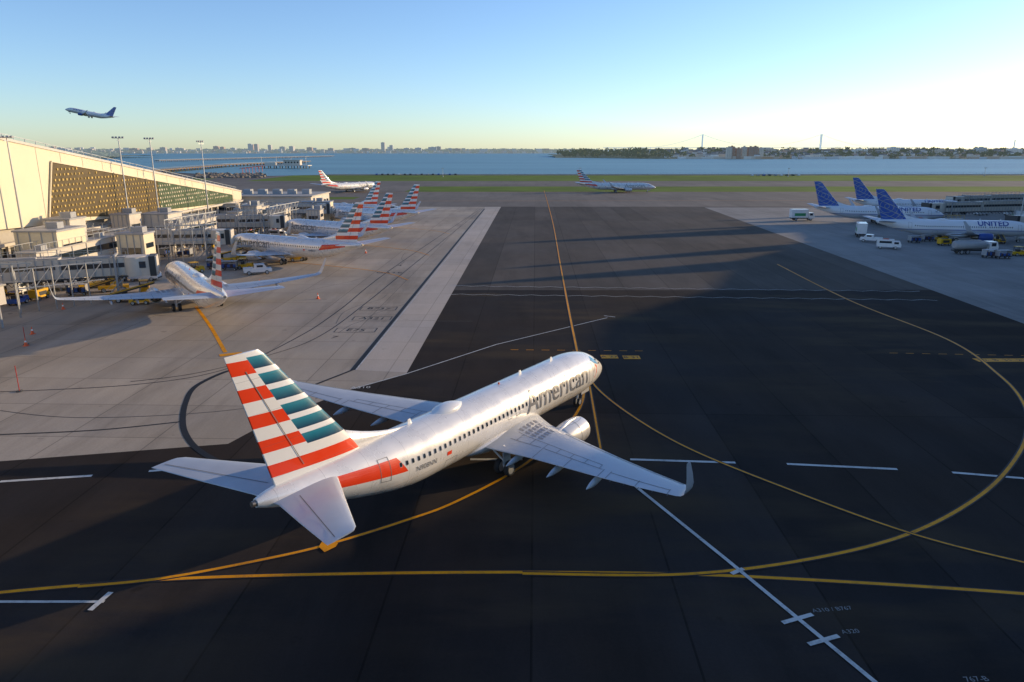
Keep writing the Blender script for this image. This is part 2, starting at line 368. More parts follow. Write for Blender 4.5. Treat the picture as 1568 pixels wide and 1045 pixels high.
WS=[(1.2,12.6,20.3,1.95,.13),(2.4,13.55,20.35,2.02,.13),(3.6,14.45,20.45,2.13,.125),(5.7,15.6,20.65,2.34,.12),(8.5,17.07,21.25,2.66,.11),(11.5,18.65,21.92,3.02,.105),(14.5,20.22,22.6,3.44,.10),(17.0,21.53,23.15,3.85,.095)]
def wsec(y):
    for i in range(len(WS)-1):
        if y<=WS[i+1][0]: break
    a,c=WS[i],WS[i+1]; t=(y-a[0])/(c[0]-a[0]); return [a[k]+(c[k]-a[k])*t for k in range(5)]
def wtop(y,fr,off=.012):
    _,le,te,z,tc=wsec(y); ch=te-le; x=min(max(fr,0),1)
    d=5*tc*ch*(.2969*math.sqrt(x)-.126*x-.3516*x*x+.2843*x**3-.1015*x**4)*1.15
    return (le+x*ch,y,z+d+off)
def aa_fin_mat():
    s=NT('tail_livery_paint'); x,y,z=s.sep(s.tc.outputs['Object']); lx=s.math('SUBTRACT',19.6,y)
    q=s.math('ADD',z,s.math('MULTIPLY',lx,-.05))
    r=s.math('FRACT',s.math('DIVIDE',s.math('SUBTRACT',q,3.92),1.48))
    red=s.math('LESS_THAN',r,.5)
    c_red=s.mix(red,(.80,.78,.74),(.78,.05,.01))
    r2=s.math('FRACT',s.math('DIVIDE',s.math('SUBTRACT',q,4.3),.96))
    tl=s.mix(s.remap(r2,.0,.62),(.008,.04,.09),(.02,.22,.30))
    c_blue=s.mix(s.math('LESS_THAN',r2,.68),(.80,.80,.80),tl)
    div=s.math('SUBTRACT',37.9,s.math('MULTIPLY',s.math('SUBTRACT',12.8,z),.57))
    front=s.math('MULTIPLY',s.math('LESS_THAN',lx,div),s.math('GREATER_THAN',q,5.25))
    jn=s.math('LESS_THAN',s.math('FRACT',s.math('DIVIDE',z,1.9)),.012)
    c=s.mix(s.math('MULTIPLY',jn,.35),s.mix(front,c_red,c_blue),(.1,.1,.1))
    return s.out(c,s.remap(s.noise(s.tc.outputs['Object'],1.2,4),.3,.7,.28,.42),0,.5,.4)
def aa_body_mat():
    s=NT('silver_mica_paint'); v=s.tc.outputs['Object']; x,y,z=s.sep(v)
    seam=s.math('LESS_THAN',s.math('FRACT',s.math('DIVIDE',y,2.9)),.008)
    seam2=s.math('LESS_THAN',s.math('ABSOLUTE',s.math('SUBTRACT',z,2.55)),.012)
    n=s.noise(v,.8,4); f=s.remap(n,.3,.7,.93,1.05)
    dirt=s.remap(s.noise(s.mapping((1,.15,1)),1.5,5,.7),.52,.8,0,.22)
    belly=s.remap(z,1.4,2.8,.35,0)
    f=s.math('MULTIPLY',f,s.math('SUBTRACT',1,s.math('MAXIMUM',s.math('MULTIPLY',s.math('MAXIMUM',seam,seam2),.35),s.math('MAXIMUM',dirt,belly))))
    c=s.n.new('ShaderNodeVectorMath'); c.operation='SCALE'; c.inputs[0].default_value=(.85,.82,.77); s.lk(f,c.inputs['Scale'])
    s.bump(s.noise(s.mapping((1,.5,1)),1.6,2),.08,.02)
    return s.out(c.outputs[0],s.remap(n,.3,.7,.24,.34),.22,.5,.5)
def ua_body_mat():
    s=NT('white_grey_airline_paint'); x,y,z=s.sep(s.tc.outputs['Object'])
    c=s.mix(s.math('LESS_THAN',z,3.0),(.80,.80,.80),(.50,.52,.55)); bl=s.math('MULTIPLY',s.math('LESS_THAN',z,3.05),s.math('GREATER_THAN',z,2.9))
    return s.out(s.mix(bl,c,(.02,.07,.3)),.3,0,.5,.3)
def ua_fin_mat():
    s=NT('blue_globe_tail_paint'); v=s.tc.outputs['Object']; x,y,z=s.sep(v)
    cy=s.math('ADD',y,16.2); cz=s.math('SUBTRACT',z,8.6)
    r=s.math('SQRT',s.math('ADD',s.math('MULTIPLY',cy,cy),s.math('MULTIPLY',cz,cz)))
    g1=s.math('LESS_THAN',s.math('ABSOLUTE',s.math('SUBTRACT',s.math('FRACT',s.math('MULTIPLY',r,.9)),.5)),.05)
    g2=s.math('LESS_THAN',s.math('ABSOLUTE',s.math('SUBTRACT',s.math('FRACT',s.math('ADD',s.math('MULTIPLY',cz,.7),s.math('MULTIPLY',cy,.3))),.5)),.05)
    return s.out(s.mix(s.math('MAXIMUM',g1,g2),(.02,.09,.40),(.35,.36,.32)),.3,0,.5,.3)
M['aafin']=aa_fin_mat(); M['aabody']=aa_body_mat(); M['uabody']=ua_body_mat(); M['uafin']=ua_fin_mat()
M['wing']=simple('wing_grey_paint',(.48,.51,.55),.4,.1,.12,.8,.5,.1)
M['wingpanel']=simple('wing_walkway_panel',(.28,.29,.31),.5,.1,.12,2)
M['alum']=simple('bare_aluminium',(.75,.75,.75),.25,.9,.04)
M['seam']=simple('panel_gap',(.14,.14,.145),.6)
M['txtgrey']=simple('title_grey_paint',(.20,.20,.21),.4,.2)
M['redliv']=simple('livery_red_paint',(.78,.05,.01),.35,0,.04,1,.5,.3)
M['blueliv']=simple('livery_blue_paint',(.02,.25,.50),.35,0,.04,1,.5,.3)
M['txtblue']=simple('title_blue_paint',(.02,.06,.28),.4)
M['hot']=simple('exhaust_metal',(.25,.22,.19),.4,.8)
M['bluebelly']=simple('engine_blue_paint',(.03,.08,.3),.35)

def txt_mesh(txt,size,bold=0.0):
    c=bpy.data.curves.new('t','FONT'); c.body=txt; c.size=size; c.resolution_u=4; c.align_x='LEFT'; c.align_y='CENTER'; c.offset=bold
    o=bpy.data.objects.new('t',c); COL.objects.link(o); bpy.context.view_layer.update()
    me=bpy.data.meshes.new_from_object(o.evaluated_get(bpy.context.evaluated_depsgraph_get()))
    bm=bmesh.new(); bm.from_mesh(me); bpy.data.objects.remove(o); bpy.data.curves.remove(c)
    k=-size
    while k<size:
        bmesh.ops.bisect_plane(bm,geom=bm.verts[:]+bm.edges[:]+bm.faces[:],plane_co=(0,k,0),plane_no=(0,1,0)); k+=.12
    V=[tuple(x.co) for x in bm.verts]; bm.verts.index_update(); F=[tuple(x.index for x in f.verts) for f in bm.faces]; bm.free(); return V,F
def build_airliner(livery):
    aa=livery=='aa'; body=M['aabody'] if aa else M['uabody']; fin=M['aafin'] if aa else M['uafin']
    parts=[]
    b=MB(); xs=[0,.03,.08,.15,.25,.4,.6]+[.6+.35*i for i in range(1,20)]; xs+=[xs[-1]+.7*i for i in range(1,27)]; 
    last=xs[-1]
    while last<37.9: last+=.45; xs.append(min(last,38.0))
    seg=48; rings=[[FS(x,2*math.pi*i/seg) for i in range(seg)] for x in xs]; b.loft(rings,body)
    b.cyl(LP(37.9,0,4.78),LP(38.25,0,4.8),.19,M['hot'],14,.15)
    fr=[]
    for k in range(13):
        t=k/12; lx=11.6+10.6*t; w_=2.02*math.sin(math.pi*min(max(t,.02),.98))**.35; h_=.95*math.sin(math.pi*min(max(t,.02),.98))**.45
        fr.append([LP(lx,w_*math.cos(a),1.85+h_*math.sin(a)) for a in [2*math.pi*i/28 for i in range(28)]])
    b.loft(fr,body)
    rr=[]
    for k in range(13):
        t=k/12; s_=math.sin(math.pi*min(max(t,.03),.97))**.6; lx=20.9+3.2*t
        rr.append([LP(lx,.74*s_*math.cos(a),5.26+.42*s_*math.sin(a)) for a in [2*math.pi*i/20 for i in range(20)]])
    b.loft(rr,M['whitep'])
    for lx,zz in ((8.5,5.33),(13.2,5.36),(26.0,5.36)):
        b.loft([[LP(lx+d,.02*q,zz) for d,q in ((0,0),(.15,1),(.4,0),(.15,-1))],[LP(lx+.15+d*.6,.01*q,zz+.36) for d,q in ((0,0),(.15,1),(.4,0),(.15,-1))]],M['whitep'],smooth=False)
    b.cyl(LP(16.3,0,5.34),LP(16.3,0,5.5),.1,M['orange'],10,.05)
    parts.append(('fuselage',b.mesh('fuselage')))
    b=MB(); FZ=[(4.9,30.0,36.7,.09),(6.0,31.05,37.0,.085),(9.4,34.0,37.95,.085),(12.5,36.6,38.85,.085),(12.85,37.0,38.95,.06)]
    b.loft([afoil((le,0,z),te-le,tc,(1,0),12)[:] for z,le,te,tc in FZ],fin)
    d=[]
    for k in range(9):
        t=k/8; lx=26.2+ (31.7-26.2)*t; zt=5.36+ (6.75-5.36)*(t**1.7); wv=.03+.13*t
        d.append([LP(lx,-wv*1.6,5.2),LP(lx,-wv,(5.2+zt)/2+.0),LP(lx,-wv*.45,zt),LP(lx,wv*.45,zt),LP(lx,wv,(5.2+zt)/2),LP(lx,wv*1.6,5.2)])
    b.loft(d,body)
    for sd in (1,-1):
        P=[]
        for k in range(7):
            z=5.9+k*1.0; le=30.0+(z-4.9)*.88; te=36.7+(z-4.9)*.29; xx=le+(te-le)*.66
            P.append((xx,sd*(.085*(te-le)*.5*.62),z))
        vs=[]
        for p in P: vs+=[LP(p[0],p[1]*1.42,p[2]),LP(p[0]+.05,p[1]*1.42,p[2])]
        b.add(vs,[(2*i,2*i+1,2*i+3,2*i+2) for i in range(len(P)-1)],M['seam'])
    parts.append(('vertical_stabilizer',b.mesh('vertical_stabilizer')))
    for sd,nm in ((1,'starboard'),(-1,'port')):
        b=MB(); b.M=Matrix.Diagonal((sd,1,1,1))
        rings=[afoil((le,y,z),te-le,tc,(0,1)) for y,le,te,z,tc in WS]
        for (y,z,le,c_,tc,ang) in ((17.3,3.96,21.75,1.5,.09,20),(17.52,4.15,22.0,1.38,.085,50),(17.68,4.58,22.35,1.2,.08,72),(17.85,5.45,23.1,.9,.08,80),(18.0,6.42,23.95,.6,.08,82),(18.02,6.6,24.15,.45,.05,82)):
            a=math.radians(ang); rings.append(afoil((le,y,z),c_,tc,(-math.sin(a),math.cos(a))))
        b.loft(rings,M['wing'])
        def strip(y1,f1,y2,f2,wd,m,n=12,z=.012):
            vs=[]
            for k in range(n+1):
                t=k/n; y=y1+(y2-y1)*t; f=f1+(f2-f1)*t; p=wtop(y,f,z)
                q=wtop(y,f+wd/ (wsec(y)[2]-wsec(y)[1]),z) if abs(y2-y1)>abs(f2-f1)*4 else wtop(y+wd,f,z)
                vs+=[LP(*p),LP(*q)]
            b.add(vs,[(2*i,2*i+1,2*i+3,2*i+2) for i in range(n)],m)
        strip(5.9,.11,16.8,.11,.045,M['seam'],24); strip(2.6,.72,5.6,.70,.04,M['seam']); strip(5.9,.70,11.3,.72,.04,M['seam']); strip(12,.74,16.4,.74,.04,M['seam'])
        strip(2.6,.56,11,.58,.035,M['seam'],20)
        for y in (5.8,8.6,11.4,12.0,14.2,16.4): strip(y,.70,y+.001,.985,.035,M['seam'],6)
        for y in (3.2,4.5,5.8,7.1,8.4,9.7,11): strip(y,.57,y+.001,.71,.03,M['seam'],4)
        for y in (5.9,8.6,11.3,14,16.8): strip(y,.0,y+.001,.11,.03,M['seam'],5)
        for i in range(5):
            for j in range(4):
                y0=2.3+j*.72; f0=.2+i*.07
                vs=[LP(*wtop(y0+a,f0+c_,.014)) for a,c_ in ((0,0),(.5,0),(.5,.035),(0,.035))]; b.add(vs,[(0,1,2,3)],M['wingpanel'])
        vs=[]
        for k in range(25):
            y=5.9+k*(11/24); vs+=[LP(*wtop(y,.002,.010)),LP(*wtop(y,.035,.010))]
        b.add(vs,[(2*i,2*i+1,2*i+3,2*i+2) for i in range(24)],M['alum'])
        for y,L in ((4.3,3.0),(7.9,3.1),(11.2,2.6)):
            _,le,te,z,tc=wsec(y); rr=[]
            for k in range(10):
                t=k/9; s_=math.sin(math.pi*min(max(t,.03),.985))**.7
                rr.append([LP(te-L+1.05+L*t*.98,y+.17*s_*math.cos(a),z-.30-.18*t+.26*s_*math.sin(a)) for a in [2*math.pi*i/12 for i in range(12)]])
            b.loft(rr,M['wing'])
        for y in (12.5,13.5,14.5,15.5,16.5): _,le,te,z,tc=wsec(y); b.beam(LP(te-.02,y,z),LP(te+.22,y,z),.025,M['dark'])
        ey,ez,ex=4.83,1.58,12.15; K=.94
        c0=LP(ex,ey,ez); ax=(0,-1,0)
        def rv(prof,m,sg): b.revolve(c0,ax,[(t_,r_*K) for t_,r_ in prof],m,sg)
        rv([(.9,.76),(.35,.78),(.06,.84),(0,.90),(.05,.97),(.16,1.02)],M['alum'],32)
        rv([(.16,1.02),(.5,1.08),(1.2,1.12),(2.0,1.10),(2.9,1.0),(3.4,.88),(3.38,.84),(2.6,.84)],body if aa else M['bluebelly'],32)
        rv([(2.6,.70),(3.4,.66),(4.2,.50),(4.7,.40),(4.68,.36),(4.2,.34)],M['hot'],24)
        rv([(4.2,.30),(4.7,.24),(5.3,.03)],M['hot'],18)
        rv([(.9,.77),(.92,.02)],M['dark'],24)
        rv([(.35,.01),(.6,.15),(.88,.26)],M['grey'],16)
        rv([(1.55,1.128),(1.59,1.128)],M['seam'],32)
        for k in range(22):
            a=2*math.pi*k/22; b.M=Matrix.Diagonal((sd,1,1,1))@Matrix.Translation(c0)@Matrix.Rotation(a,4,'Y')
            b.add([(-.05,-.82,.22),(.06,-.9,.22),(.16,-.9,.71),(-.02,-.8,.71)],[(0,1,2,3)],M['steel'])
        b.M=Matrix.Diagonal((sd,1,1,1))
        b.loft([[LP(13.0,ey-.05,ez+1.0),LP(13.0,ey+.05,ez+1.0),LP(13.0,ey+.05,ez+1.08),LP(13.0,ey-.05,ez+1.08)],
                [LP(14.3,ey-.16,ez+.75),LP(14.3,ey+.16,ez+.75),LP(14.3,ey+.14,ez+1.2),LP(14.3,ey-.14,ez+1.2)],
                [LP(15.7,ey-.17,ez+.5),LP(15.7,ey+.17,ez+.5),LP(15.7,ey+.14,2.42),LP(15.7,ey-.14,2.42)],
                [LP(17.8,ey-.05,ez+.45),LP(17.8,ey+.05,ez+.45),LP(17.8,ey+.05,2.1),LP(17.8,ey-.05,2.1)]],body)
        parts.append((nm+'_wing',b.mesh(nm+'_wing')))
        b=MB(); b.M=Matrix.Diagonal((sd,1,1,1))
        HS=[(.2,32.6,37.25,4.55,.09),(1.0,33.3,37.35,4.68,.09),(4.0,35.45,38.4,5.05,.085),(6.9,37.5,39.38,5.42,.08),(7.15,37.85,39.45,5.45,.05)]
        b.loft([afoil((le,y,z),te-le,tc,(0,1)) for y,le,te,z,tc in HS],M['wing'])
        vs=[]
        for k in range(8):
            y=1.3+k*.8; le=33.3+(y-1)*.711; te=37.35+(y-1)*.344; ch=te-le; z=4.68+(y-1)*.1254; fx=le+ch*.68
            d_=.088*ch*.29*1.15*1.12+.012; vs+=[LP(fx,y,z+d_),LP(fx+.05,y,z+d_)]
        b.add(vs,[(2*i,2*i+1,2*i+3,2*i+2) for i in range(7)],M['seam'])
        parts.append((nm+'_tailplane',b.mesh(nm+'_tailplane')))
    b=MB()
    def decal(poly,m,sd,off=.012):
        vs=[FS(a,hth(h),off,sd) for a,h in poly]; b.add(vs,[tuple(range(len(poly)))],m)
    def frame(lx,h0,w_,h_,m,sd,t=.04,n=8):
        for k in range(n):
            a=h0+h_*k/n; c_=h0+h_*(k+1)/n
            decal([(lx,a),(lx+t,a),(lx+t,c_),(lx,c_)],m,sd,.016); decal([(lx+w_-t,a),(lx+w_,a),(lx+w_,c_),(lx+w_-t,c_)],m,sd,.016)
        decal([(lx,h0),(lx+w_,h0),(lx+w_,h0+t),(lx,h0+t)],m,sd,.019); decal([(lx,h0+h_-t),(lx+w_,h0+h_-t),(lx+w_,h0+h_),(lx,h0+h_)],m,sd,.019)
    for sd in (1,-1):
        lx=6.6
        while lx<29.0:
            if not(11.9<lx<12.3):
                cs=[(-.115,-.11),(-.07,-.17),(.07,-.17),(.115,-.11),(.115,.11),(.07,.17),(-.07,.17),(-.115,.11)]
                decal([(lx+a,.42+c_) for a,c_ in cs],M['grey'],sd,.014); decal([(lx+a*.78,.42+c_*.82) for a,c_ in cs],M['glass'],sd,.022)
            lx+=.508
        frame(4.35,-.65,.86,1.85,M['seam'],sd); frame(29.75,-.5,.80,1.75,M['seam'],sd)
        frame(16.2,-.05,.52,.95,M['seam'],sd,.03); frame(17.25,-.05,.52,.95,M['seam'],sd,.03)
        if sd==1: frame(8.2,-1.55,1.25,.9,M['seam'],sd,.03); frame(23.6,-1.5,1.2,.85,M['seam'],sd,.03)
        def cw(p): 
            vs=[FS(a,math.radians(t_),.014,sd) for a,t_ in p]; b.add(vs,[tuple(range(len(p)))],M['glass'])
        cw([(1.62,3),(2.35,3),(2.42,24),(1.60,36)][:4]); cw([(1.63,39),(2.44,27),(2.75,40),(2.1,58)]); cw([(2.15,60),(2.80,43),(3.25,46),(2.95,62)])
    if aa:
        V,F=txt_mesh('American',2.5,.008)
        for sd in (1,-1):
            x0=15.2 if sd==1 else 5.3
            vs=[FS(x0-p[0] if sd==1 else x0+p[0],hth(.34+p[1]*1.0),.030,sd) for p in V]; b.add(vs,F,M['txtgrey'])
            for poly,m in (([(2.75,.95),(3.2,1.5),(3.8,1.95),(4.1,1.4),(3.6,1.0)],M['blueliv']),([(3.3,.75),(3.6,.95),(4.15,.35),(3.95,-.45),(3.55,.1)],M['redliv'])):
                decal([(a,c_) for a,c_ in poly],m,sd,.03)
        V,F=txt_mesh('N908NN',.5,0)
        for sd in (1,-1):
            x0=27.7 if sd==1 else 25.7
            vs=[FS(x0-p[0] if sd==1 else x0+p[0],hth(-.25+p[1]),.025,sd) for p in V]; b.add(vs,F,M['txtgrey'])
            decal([(24.3,-.05),(24.75,-.05),(24.75,-.3),(24.3,-.3)],M['redliv'],sd,.02)
            for i in range(14):
                for j in range(7):
                    def q(u,v_): 
                        f=28.4+.75*v_; return (f+(34.6-f)*u, -.15+1.12*v_)
                    u0,u1,v0,v1=i/14,(i+1)/14,j/7,(j+1)/7
                    decal([q(u0,v0),q(u1,v0),q(u1,v1),q(u0,v1)],M['redliv'],sd,.010)
    else:
        V,F=txt_mesh('UNITED',2.0,.04)
        for sd in (1,-1):
            x0=14.5 if sd==1 else 6.5
            vs=[FS(x0-p[0] if sd==1 else x0+p[0],hth(1.35+p[1]),.030,sd) for p in V]; b.add(vs,F,M['txtblue'])
    parts.append(('windows_doors_titles',b.mesh('windows_doors_titles',False)))
    b=MB()
    b.cyl(LP(4.0,0,2.1),LP(4.0,0,.34),.07,M['whitep'],10); b.beam(LP(3.2,0,1.7),LP(4,0,.8),.07,M['whitep'])
    for q in (-.2,.2): b.wheel(LP(4.0,q,.34),.34,.2,(1,0,0),M['rubber'],M['steel'])
    b.box(LP(3.3,.38,1.3),(.03,1.4,.5),body); b.box(LP(3.3,-.38,1.3),(.03,1.4,.5),body)
    for sd in (1,-1):
        b.cyl(LP(19.6,sd*2.86,2.2),LP(19.6,sd*2.86,.56),.12,M['whitep'],10); b.beam(LP(19.4,sd*1.2,1.9),LP(19.6,sd*2.8,1.0),.1,M['whitep'])
        for q in (-.42,.42): b.wheel(LP(19.6,sd*2.86+q,.56),.56,.38,(1,0,0),M['rubber'],M['steel'])
        b.box(LP(19.6,sd*3.02,1.45),(.04,.9,1.1),M['wing'])
    parts.append(('landing_gear',b.mesh('landing_gear')))
    return parts
AA=build_airliner('aa'); UA=build_airliner('ua')
def airliner(parts,x,y,psi,scale=(1,1,1),z=0.02,pitch=0):
    e=empty('passenger_airliner',(x,y,z),(math.radians(pitch),0,-math.radians(psi)),scale)
    for n,me in parts: mkobj(n,me,e)
    bpy.context.view_layer.update()
    return e
hero=airliner(AA,-2.87,49.0,34.5)
a2=airliner(AA,-46,103,-34)
a3=airliner(AA,-45,147.5,-61)
a4=airliner(AA,-44,180,-58)
a5=airliner(AA,-43,222,-58)
a6=airliner(AA,-58,243,-58)
airliner(AA,-90,408,35,(1,1.12,.94)); t2=airliner(AA,57,404,92,(1,1.12,.94))
u1=airliner(UA,112,184,99.7); u2=airliner(UA,115,229.5,103); u3=airliner(UA,142,262,101)
airliner(UA,-349,622,-97,(1,1,1),48,12)

# ---------------------------------------------------------------- jet bridges
def jetbridge(p0,p1,zt=4.4):
    b=MB(); a=Vector((p0[0],p0[1],0)); c=Vector((p1[0],p1[1],0)); L=(c-a).length; ang=math.atan2((c-a).y,(c-a).x)
    b.M=Matrix.Translation(a)@Matrix.Rotation(ang,4,'Z')
    b.cyl((0,0,0),(0,0,3.4),.55,M['grey'],16); b.cyl((0,0,3.3),(0,0,6.6),2.1,M['lgrey'],20); b.cyl((0,0,6.6),(0,0,6.85),2.2,M['grey'],20)
    x=1.8; segs=[(L*.52,2.9,3.0,5.1),(L*.86,2.6,2.7,5.0)]
    for x1,wd,ht,zc in segs:
        b.box(((x+x1)/2,0,zc),(x1-x,wd,ht),M['lgrey'])
        k=x+.4
        while k<x1:
            for sd in (-1,1): b.box((k,sd*(wd/2+.04),zc),(.12,.09,ht-.2),M['grey'])
            k+=1.1
        for sd in (-1,1):
            b.box(((x+x1)/2,sd*(wd/2+.02),zc+.25),((x1-x)*.92,.05,.7),M['glass']); b.beam((x,sd*wd/2,zc+ht/2+.1),(x1,sd*wd/2,zc+ht/2+.1),.14,M['grey'])
            n_=max(3,int((x1-x)/1.6)); 
            for q in range(n_+1): xx=x+(x1-x)*q/n_; b.beam((xx,sd*wd/2,zc+ht/2),(xx,sd*wd/2,zc+ht/2+1.05),.05,M['steel'])
            b.beam((x,sd*wd/2,zc+ht/2+1.05),(x1,sd*wd/2,zc+ht/2+1.05),.05,M['steel']); b.beam((x,sd*(wd/2+.25),zc-ht/2-.15),(x1,sd*(wd/2+.25),zc-ht/2-.15),.22,M['dark'])
            q=x
            while q<x1-1.2:
                b.beam((q,sd*wd/2,zc-ht/2-.2),(q+.6,sd*wd/2,zc-ht/2-.9),.07,M['dark']); b.beam((q+.6,sd*wd/2,zc-ht/2-.9),(q+1.2,sd*wd/2,zc-ht/2-.2),.07,M['dark']); q+=1.3
        b.box(((x+x1)/2,0,zc+ht/2+.12),((x1-x)*.5,.8,.25),M['grey'])
        x=x1-.2
    xd=L*.8
    for sd in (-1,1):
        b.beam((xd,sd*1.7,.9),(xd,sd*1.7,6.6),.3,M['grey']); b.wheel((xd,sd*.7,.55),.55,.4,(0,1,0),M['rubber'],M['steel'])
    b.beam((xd,-1.7,1.1),(xd,1.7,1.1),.5,M['grey']); b.beam((xd,-1.7,6.7),(xd,1.7,6.7),.3,M['grey']); b.beam((xd,-1.7,3.2),(xd,1.7,3.2),.3,M['grey'])
    b.beam((xd,-1.7,1.1),(xd,1.7,3.2),.14,M['grey']); b.beam((xd,1.7,1.1),(xd,-1.7,3.2),.14,M['grey'])
    b.cyl((L*.86+1.0,0,3.4),(L*.86+1.0,0,6.4),1.9,M['lgrey'],20)
    b.box((L*.93+.4,0,4.9),(L*.1+1.2,3.3,2.9),M['lgrey']); b.box((L-.2,0,4.9),(.9,3.5,3.1),M['dark']); b.box((L*.93,1.72,5.2),(1.5,.05,1.0),M['glass']); b.box((L*.93,-1.72,5.2),(1.5,.05,1.0),M['glass'])
    xs=L*.84
    for k in range(12): b.box((xs-k*.27,-2.1,3.3-k*.28),(.3,.8,.04),M['steel'])
    for sd in (-1.7,-2.5): b.beam((xs,sd,3.4),(xs-3.1,sd,.1),.08,M['steel']); b.beam((xs,sd,4.4),(xs-3.1,sd,1.1),.05,M['steel'])
    return b.obj('jet_bridge')
def door(e,side=-1,off=1.2,lx=4.8):
    p=e.matrix_world@Vector(LP(lx,side*(1.85+off),0)); return (p.x,p.y)
jetbridge((-82,104),door(a2)); jetbridge((-82,148),door(a3)); jetbridge((-82,183),door(a4)); jetbridge((-80,222),door(a5)); jetbridge((-84,250),door(a6))
jetbridge((170,238),door(u2)); jetbridge((172,196),door(u1)); jetbridge((190,270),door(u3))
def link(p0,p1,z0,z1,wd,name='gate_walkway'):
    b=MB(); a=Vector(p0);c=Vector(p1); L=(c-a).length; ang=math.atan2((c-a).y,(c-a).x); b.M=Matrix.Translation((a.x,a.y,0))@Matrix.Rotation(ang,4,'Z')
    b.box((L/2,0,(z0+z1)/2),(L,wd,z1-z0),M['lgrey']); 
    for sd in (-1,1): b.box((L/2,sd*(wd/2+.03),(z0+z1)/2+.2),(L*.94,.06,(z1-z0)*.35),M['glass'])
    k=1
    while k<L:
        for sd in (-1,1): b.box((k,sd*(wd/2+.06),(z0+z1)/2),(.15,.12,z1-z0),M['grey']); b.cyl((k,sd*(wd/2-.3),0),(k,sd*(wd/2-.3),z0),.18,M['grey'],8)
        k+=4.2
    b.box((L/2,0,z1+.12),(L+.4,wd+.4,.22),M['roof'])
    for k in range(int(L/6)): b.box((3+k*6,U(-.5,.5),z1+.6),(1.6,1.2,.8),M['grey'])
    k=0
    while k<=L:
        for sd in (-1,1): b.beam((k,sd*wd/2,z1+.2),(k,sd*wd/2,z1+1.3),.06,M['steel'])
        k+=1.8
    for sd in (-1,1): b.beam((0,sd*wd/2,z1+1.3),(L,sd*wd/2,z1+1.3),.06,M['steel'])
    return b.obj(name)
for y in (104,148,183,222): link((-92,y),(-83.5,y),3.4,6.6,3.6)
link((-76,112),(-76,140),3.6,6.8,3.2); link((-74,158),(-74,178),3.6,6.6,3.0); link((-73,190),(-73,214),3.6,6.6,3.0)
link((-84,96),(-66,90),3.2,5.6,2.8)
for (x,y,sx,sy,h) in ((-78,122,7,8,9.5),(-80,166,6,7,8.5),(-66,206,5,6,6.5),(-70,134,5,4,7.5),(-62,232,9,5,6.5),(-58,214,4,4,5.5),(-70,196,4,4,8),(-84,136,5,5,10),(-84,112,4,6,9),(-84,158,4,5,9)):
    b=MB(); wm=M['lgrey'] if R()<.6 else M['cream']
    b.box((x,y,h/2),(sx,sy,h),wm); b.box((x,y,h+.15),(sx+.4,sy+.4,.3),M['grey']); b.box((x+sx/2+.02,y,1.4),(.08,2.4,2.6),M['dark']); b.box((x,y-sy/2-.02,h*.6),(sx*.7,.08,1.2),M['glass']); b.box((x+1,y,h+.8),(1.8,1.8,1),M['grey']); b.cyl((x-1,y+1,h),(x-1,y+1,h+1.2),.4,M['steel'],10)
    b.box((x+sx/2+.02,y,h*.72),(.08,sy*.7,.9),M['glass']); b.box((x,y-sy/2-.03,1.3),(sx*.5,.08,2.4),M['dark'])
    for k in range(4): b.box((x-sx/2+.6+k*(sx-1.2)/3,y-sy/2-.05,h/2),(.12,.1,h),M['grey'])
    b.obj('gate_service_building')
b=MB()
def truss(p0,p1,z0,z1,n):
    a=Vector(p0);c=Vector(p1)
    for k in range(n):
        u=a.lerp(c,k/n);v_=a.lerp(c,(k+1)/n)
        b.beam((*u,z0),(*v_,z0),.16,M['steel']); b.beam((*u,z1),(*v_,z1),.16,M['steel']); b.beam((*u,z0),(*v_,z1),.1,M['steel']); b.beam((*u,0),(*u,z1),.16,M['steel'])
truss((-70,100),(-62,108),3.5,6.2,5); truss((-70,142),(-60,146),5,8,5); truss((-68,180),(-60,184),5,8,5); truss((-84,92),(-66,98),5,7.5,8); truss((-72,150),(-70,172),6,8.5,8); truss((-64,192),(-62,212),6,8,8)
b.obj('gate_truss_frame')

# ---------------------------------------------------------------- left terminal
tb=empty('terminal_building')
b=MB(); X=-88
def ztop(y): return 24.4-.135*(y-127)
def yzprism(b,P,x0,x1,m):
    n=len(P); vs=[(x0,p[0],p[1]) for p in P]+[(x1,p[0],p[1]) for p in P]
    b.add(vs,[(i,(i+1)%n,n+(i+1)%n,n+i) for i in range(n)]+[tuple(range(n)),tuple(range(2*n-1,n-1,-1))],m)
def zbot(y): return 9.2-.034*(y-126)
yzprism(b,[(20,zbot(20)),(238,zbot(238)),(238,ztop(238)),(20,ztop(20))],-89.2,-88,M['cream']); 
yzprism(b,[(20,0),(238,0),(238,ztop(238)-.6),(20,ztop(20)-.6)],-150,-89.3,M['roof'])
for k in range(30):
    y=22+k*7.2; b.box((-87.98,y,(ztop(y)+zbot(y))/2),(.06,.06,ztop(y)-zbot(y)-.2),M['roof'])
b.obj('walls',tb)
b=MB()
b.beam((-88.3,20,ztop(20)+.2),(-88.3,238,ztop(238)+.2),1.0,M['lgrey'],.4)
for k in range(73):
    y=20+k*3; b.beam((-89.5,y,ztop(y)),(-89.5,y,ztop(y)+1.4),.1,M['steel'])
b.beam((-89.5,20,ztop(20)+1.4),(-89.5,238,ztop(238)+1.4),.1,M['steel']); b.beam((-89.5,20,ztop(20)+.8),(-89.5,238,ztop(238)+.8),.08,M['steel'])
for k in range(14): b.box((-100-U(0,20),30+k*15,ztop(30+k*15)+.6),(4,3,2),M['grey'])
b.obj('roof_parapet',tb)
b=MB(); mp=simple('bronze_screen_panel',(.10,.065,.018),.45,.2,.2,.6); mg=simple('gold_screen_fins',(.55,.38,.11),.4,.3,.35,.4); mgl=simple('green_tinted_glazing',(.09,.12,.06),.25,0,.2,.5)
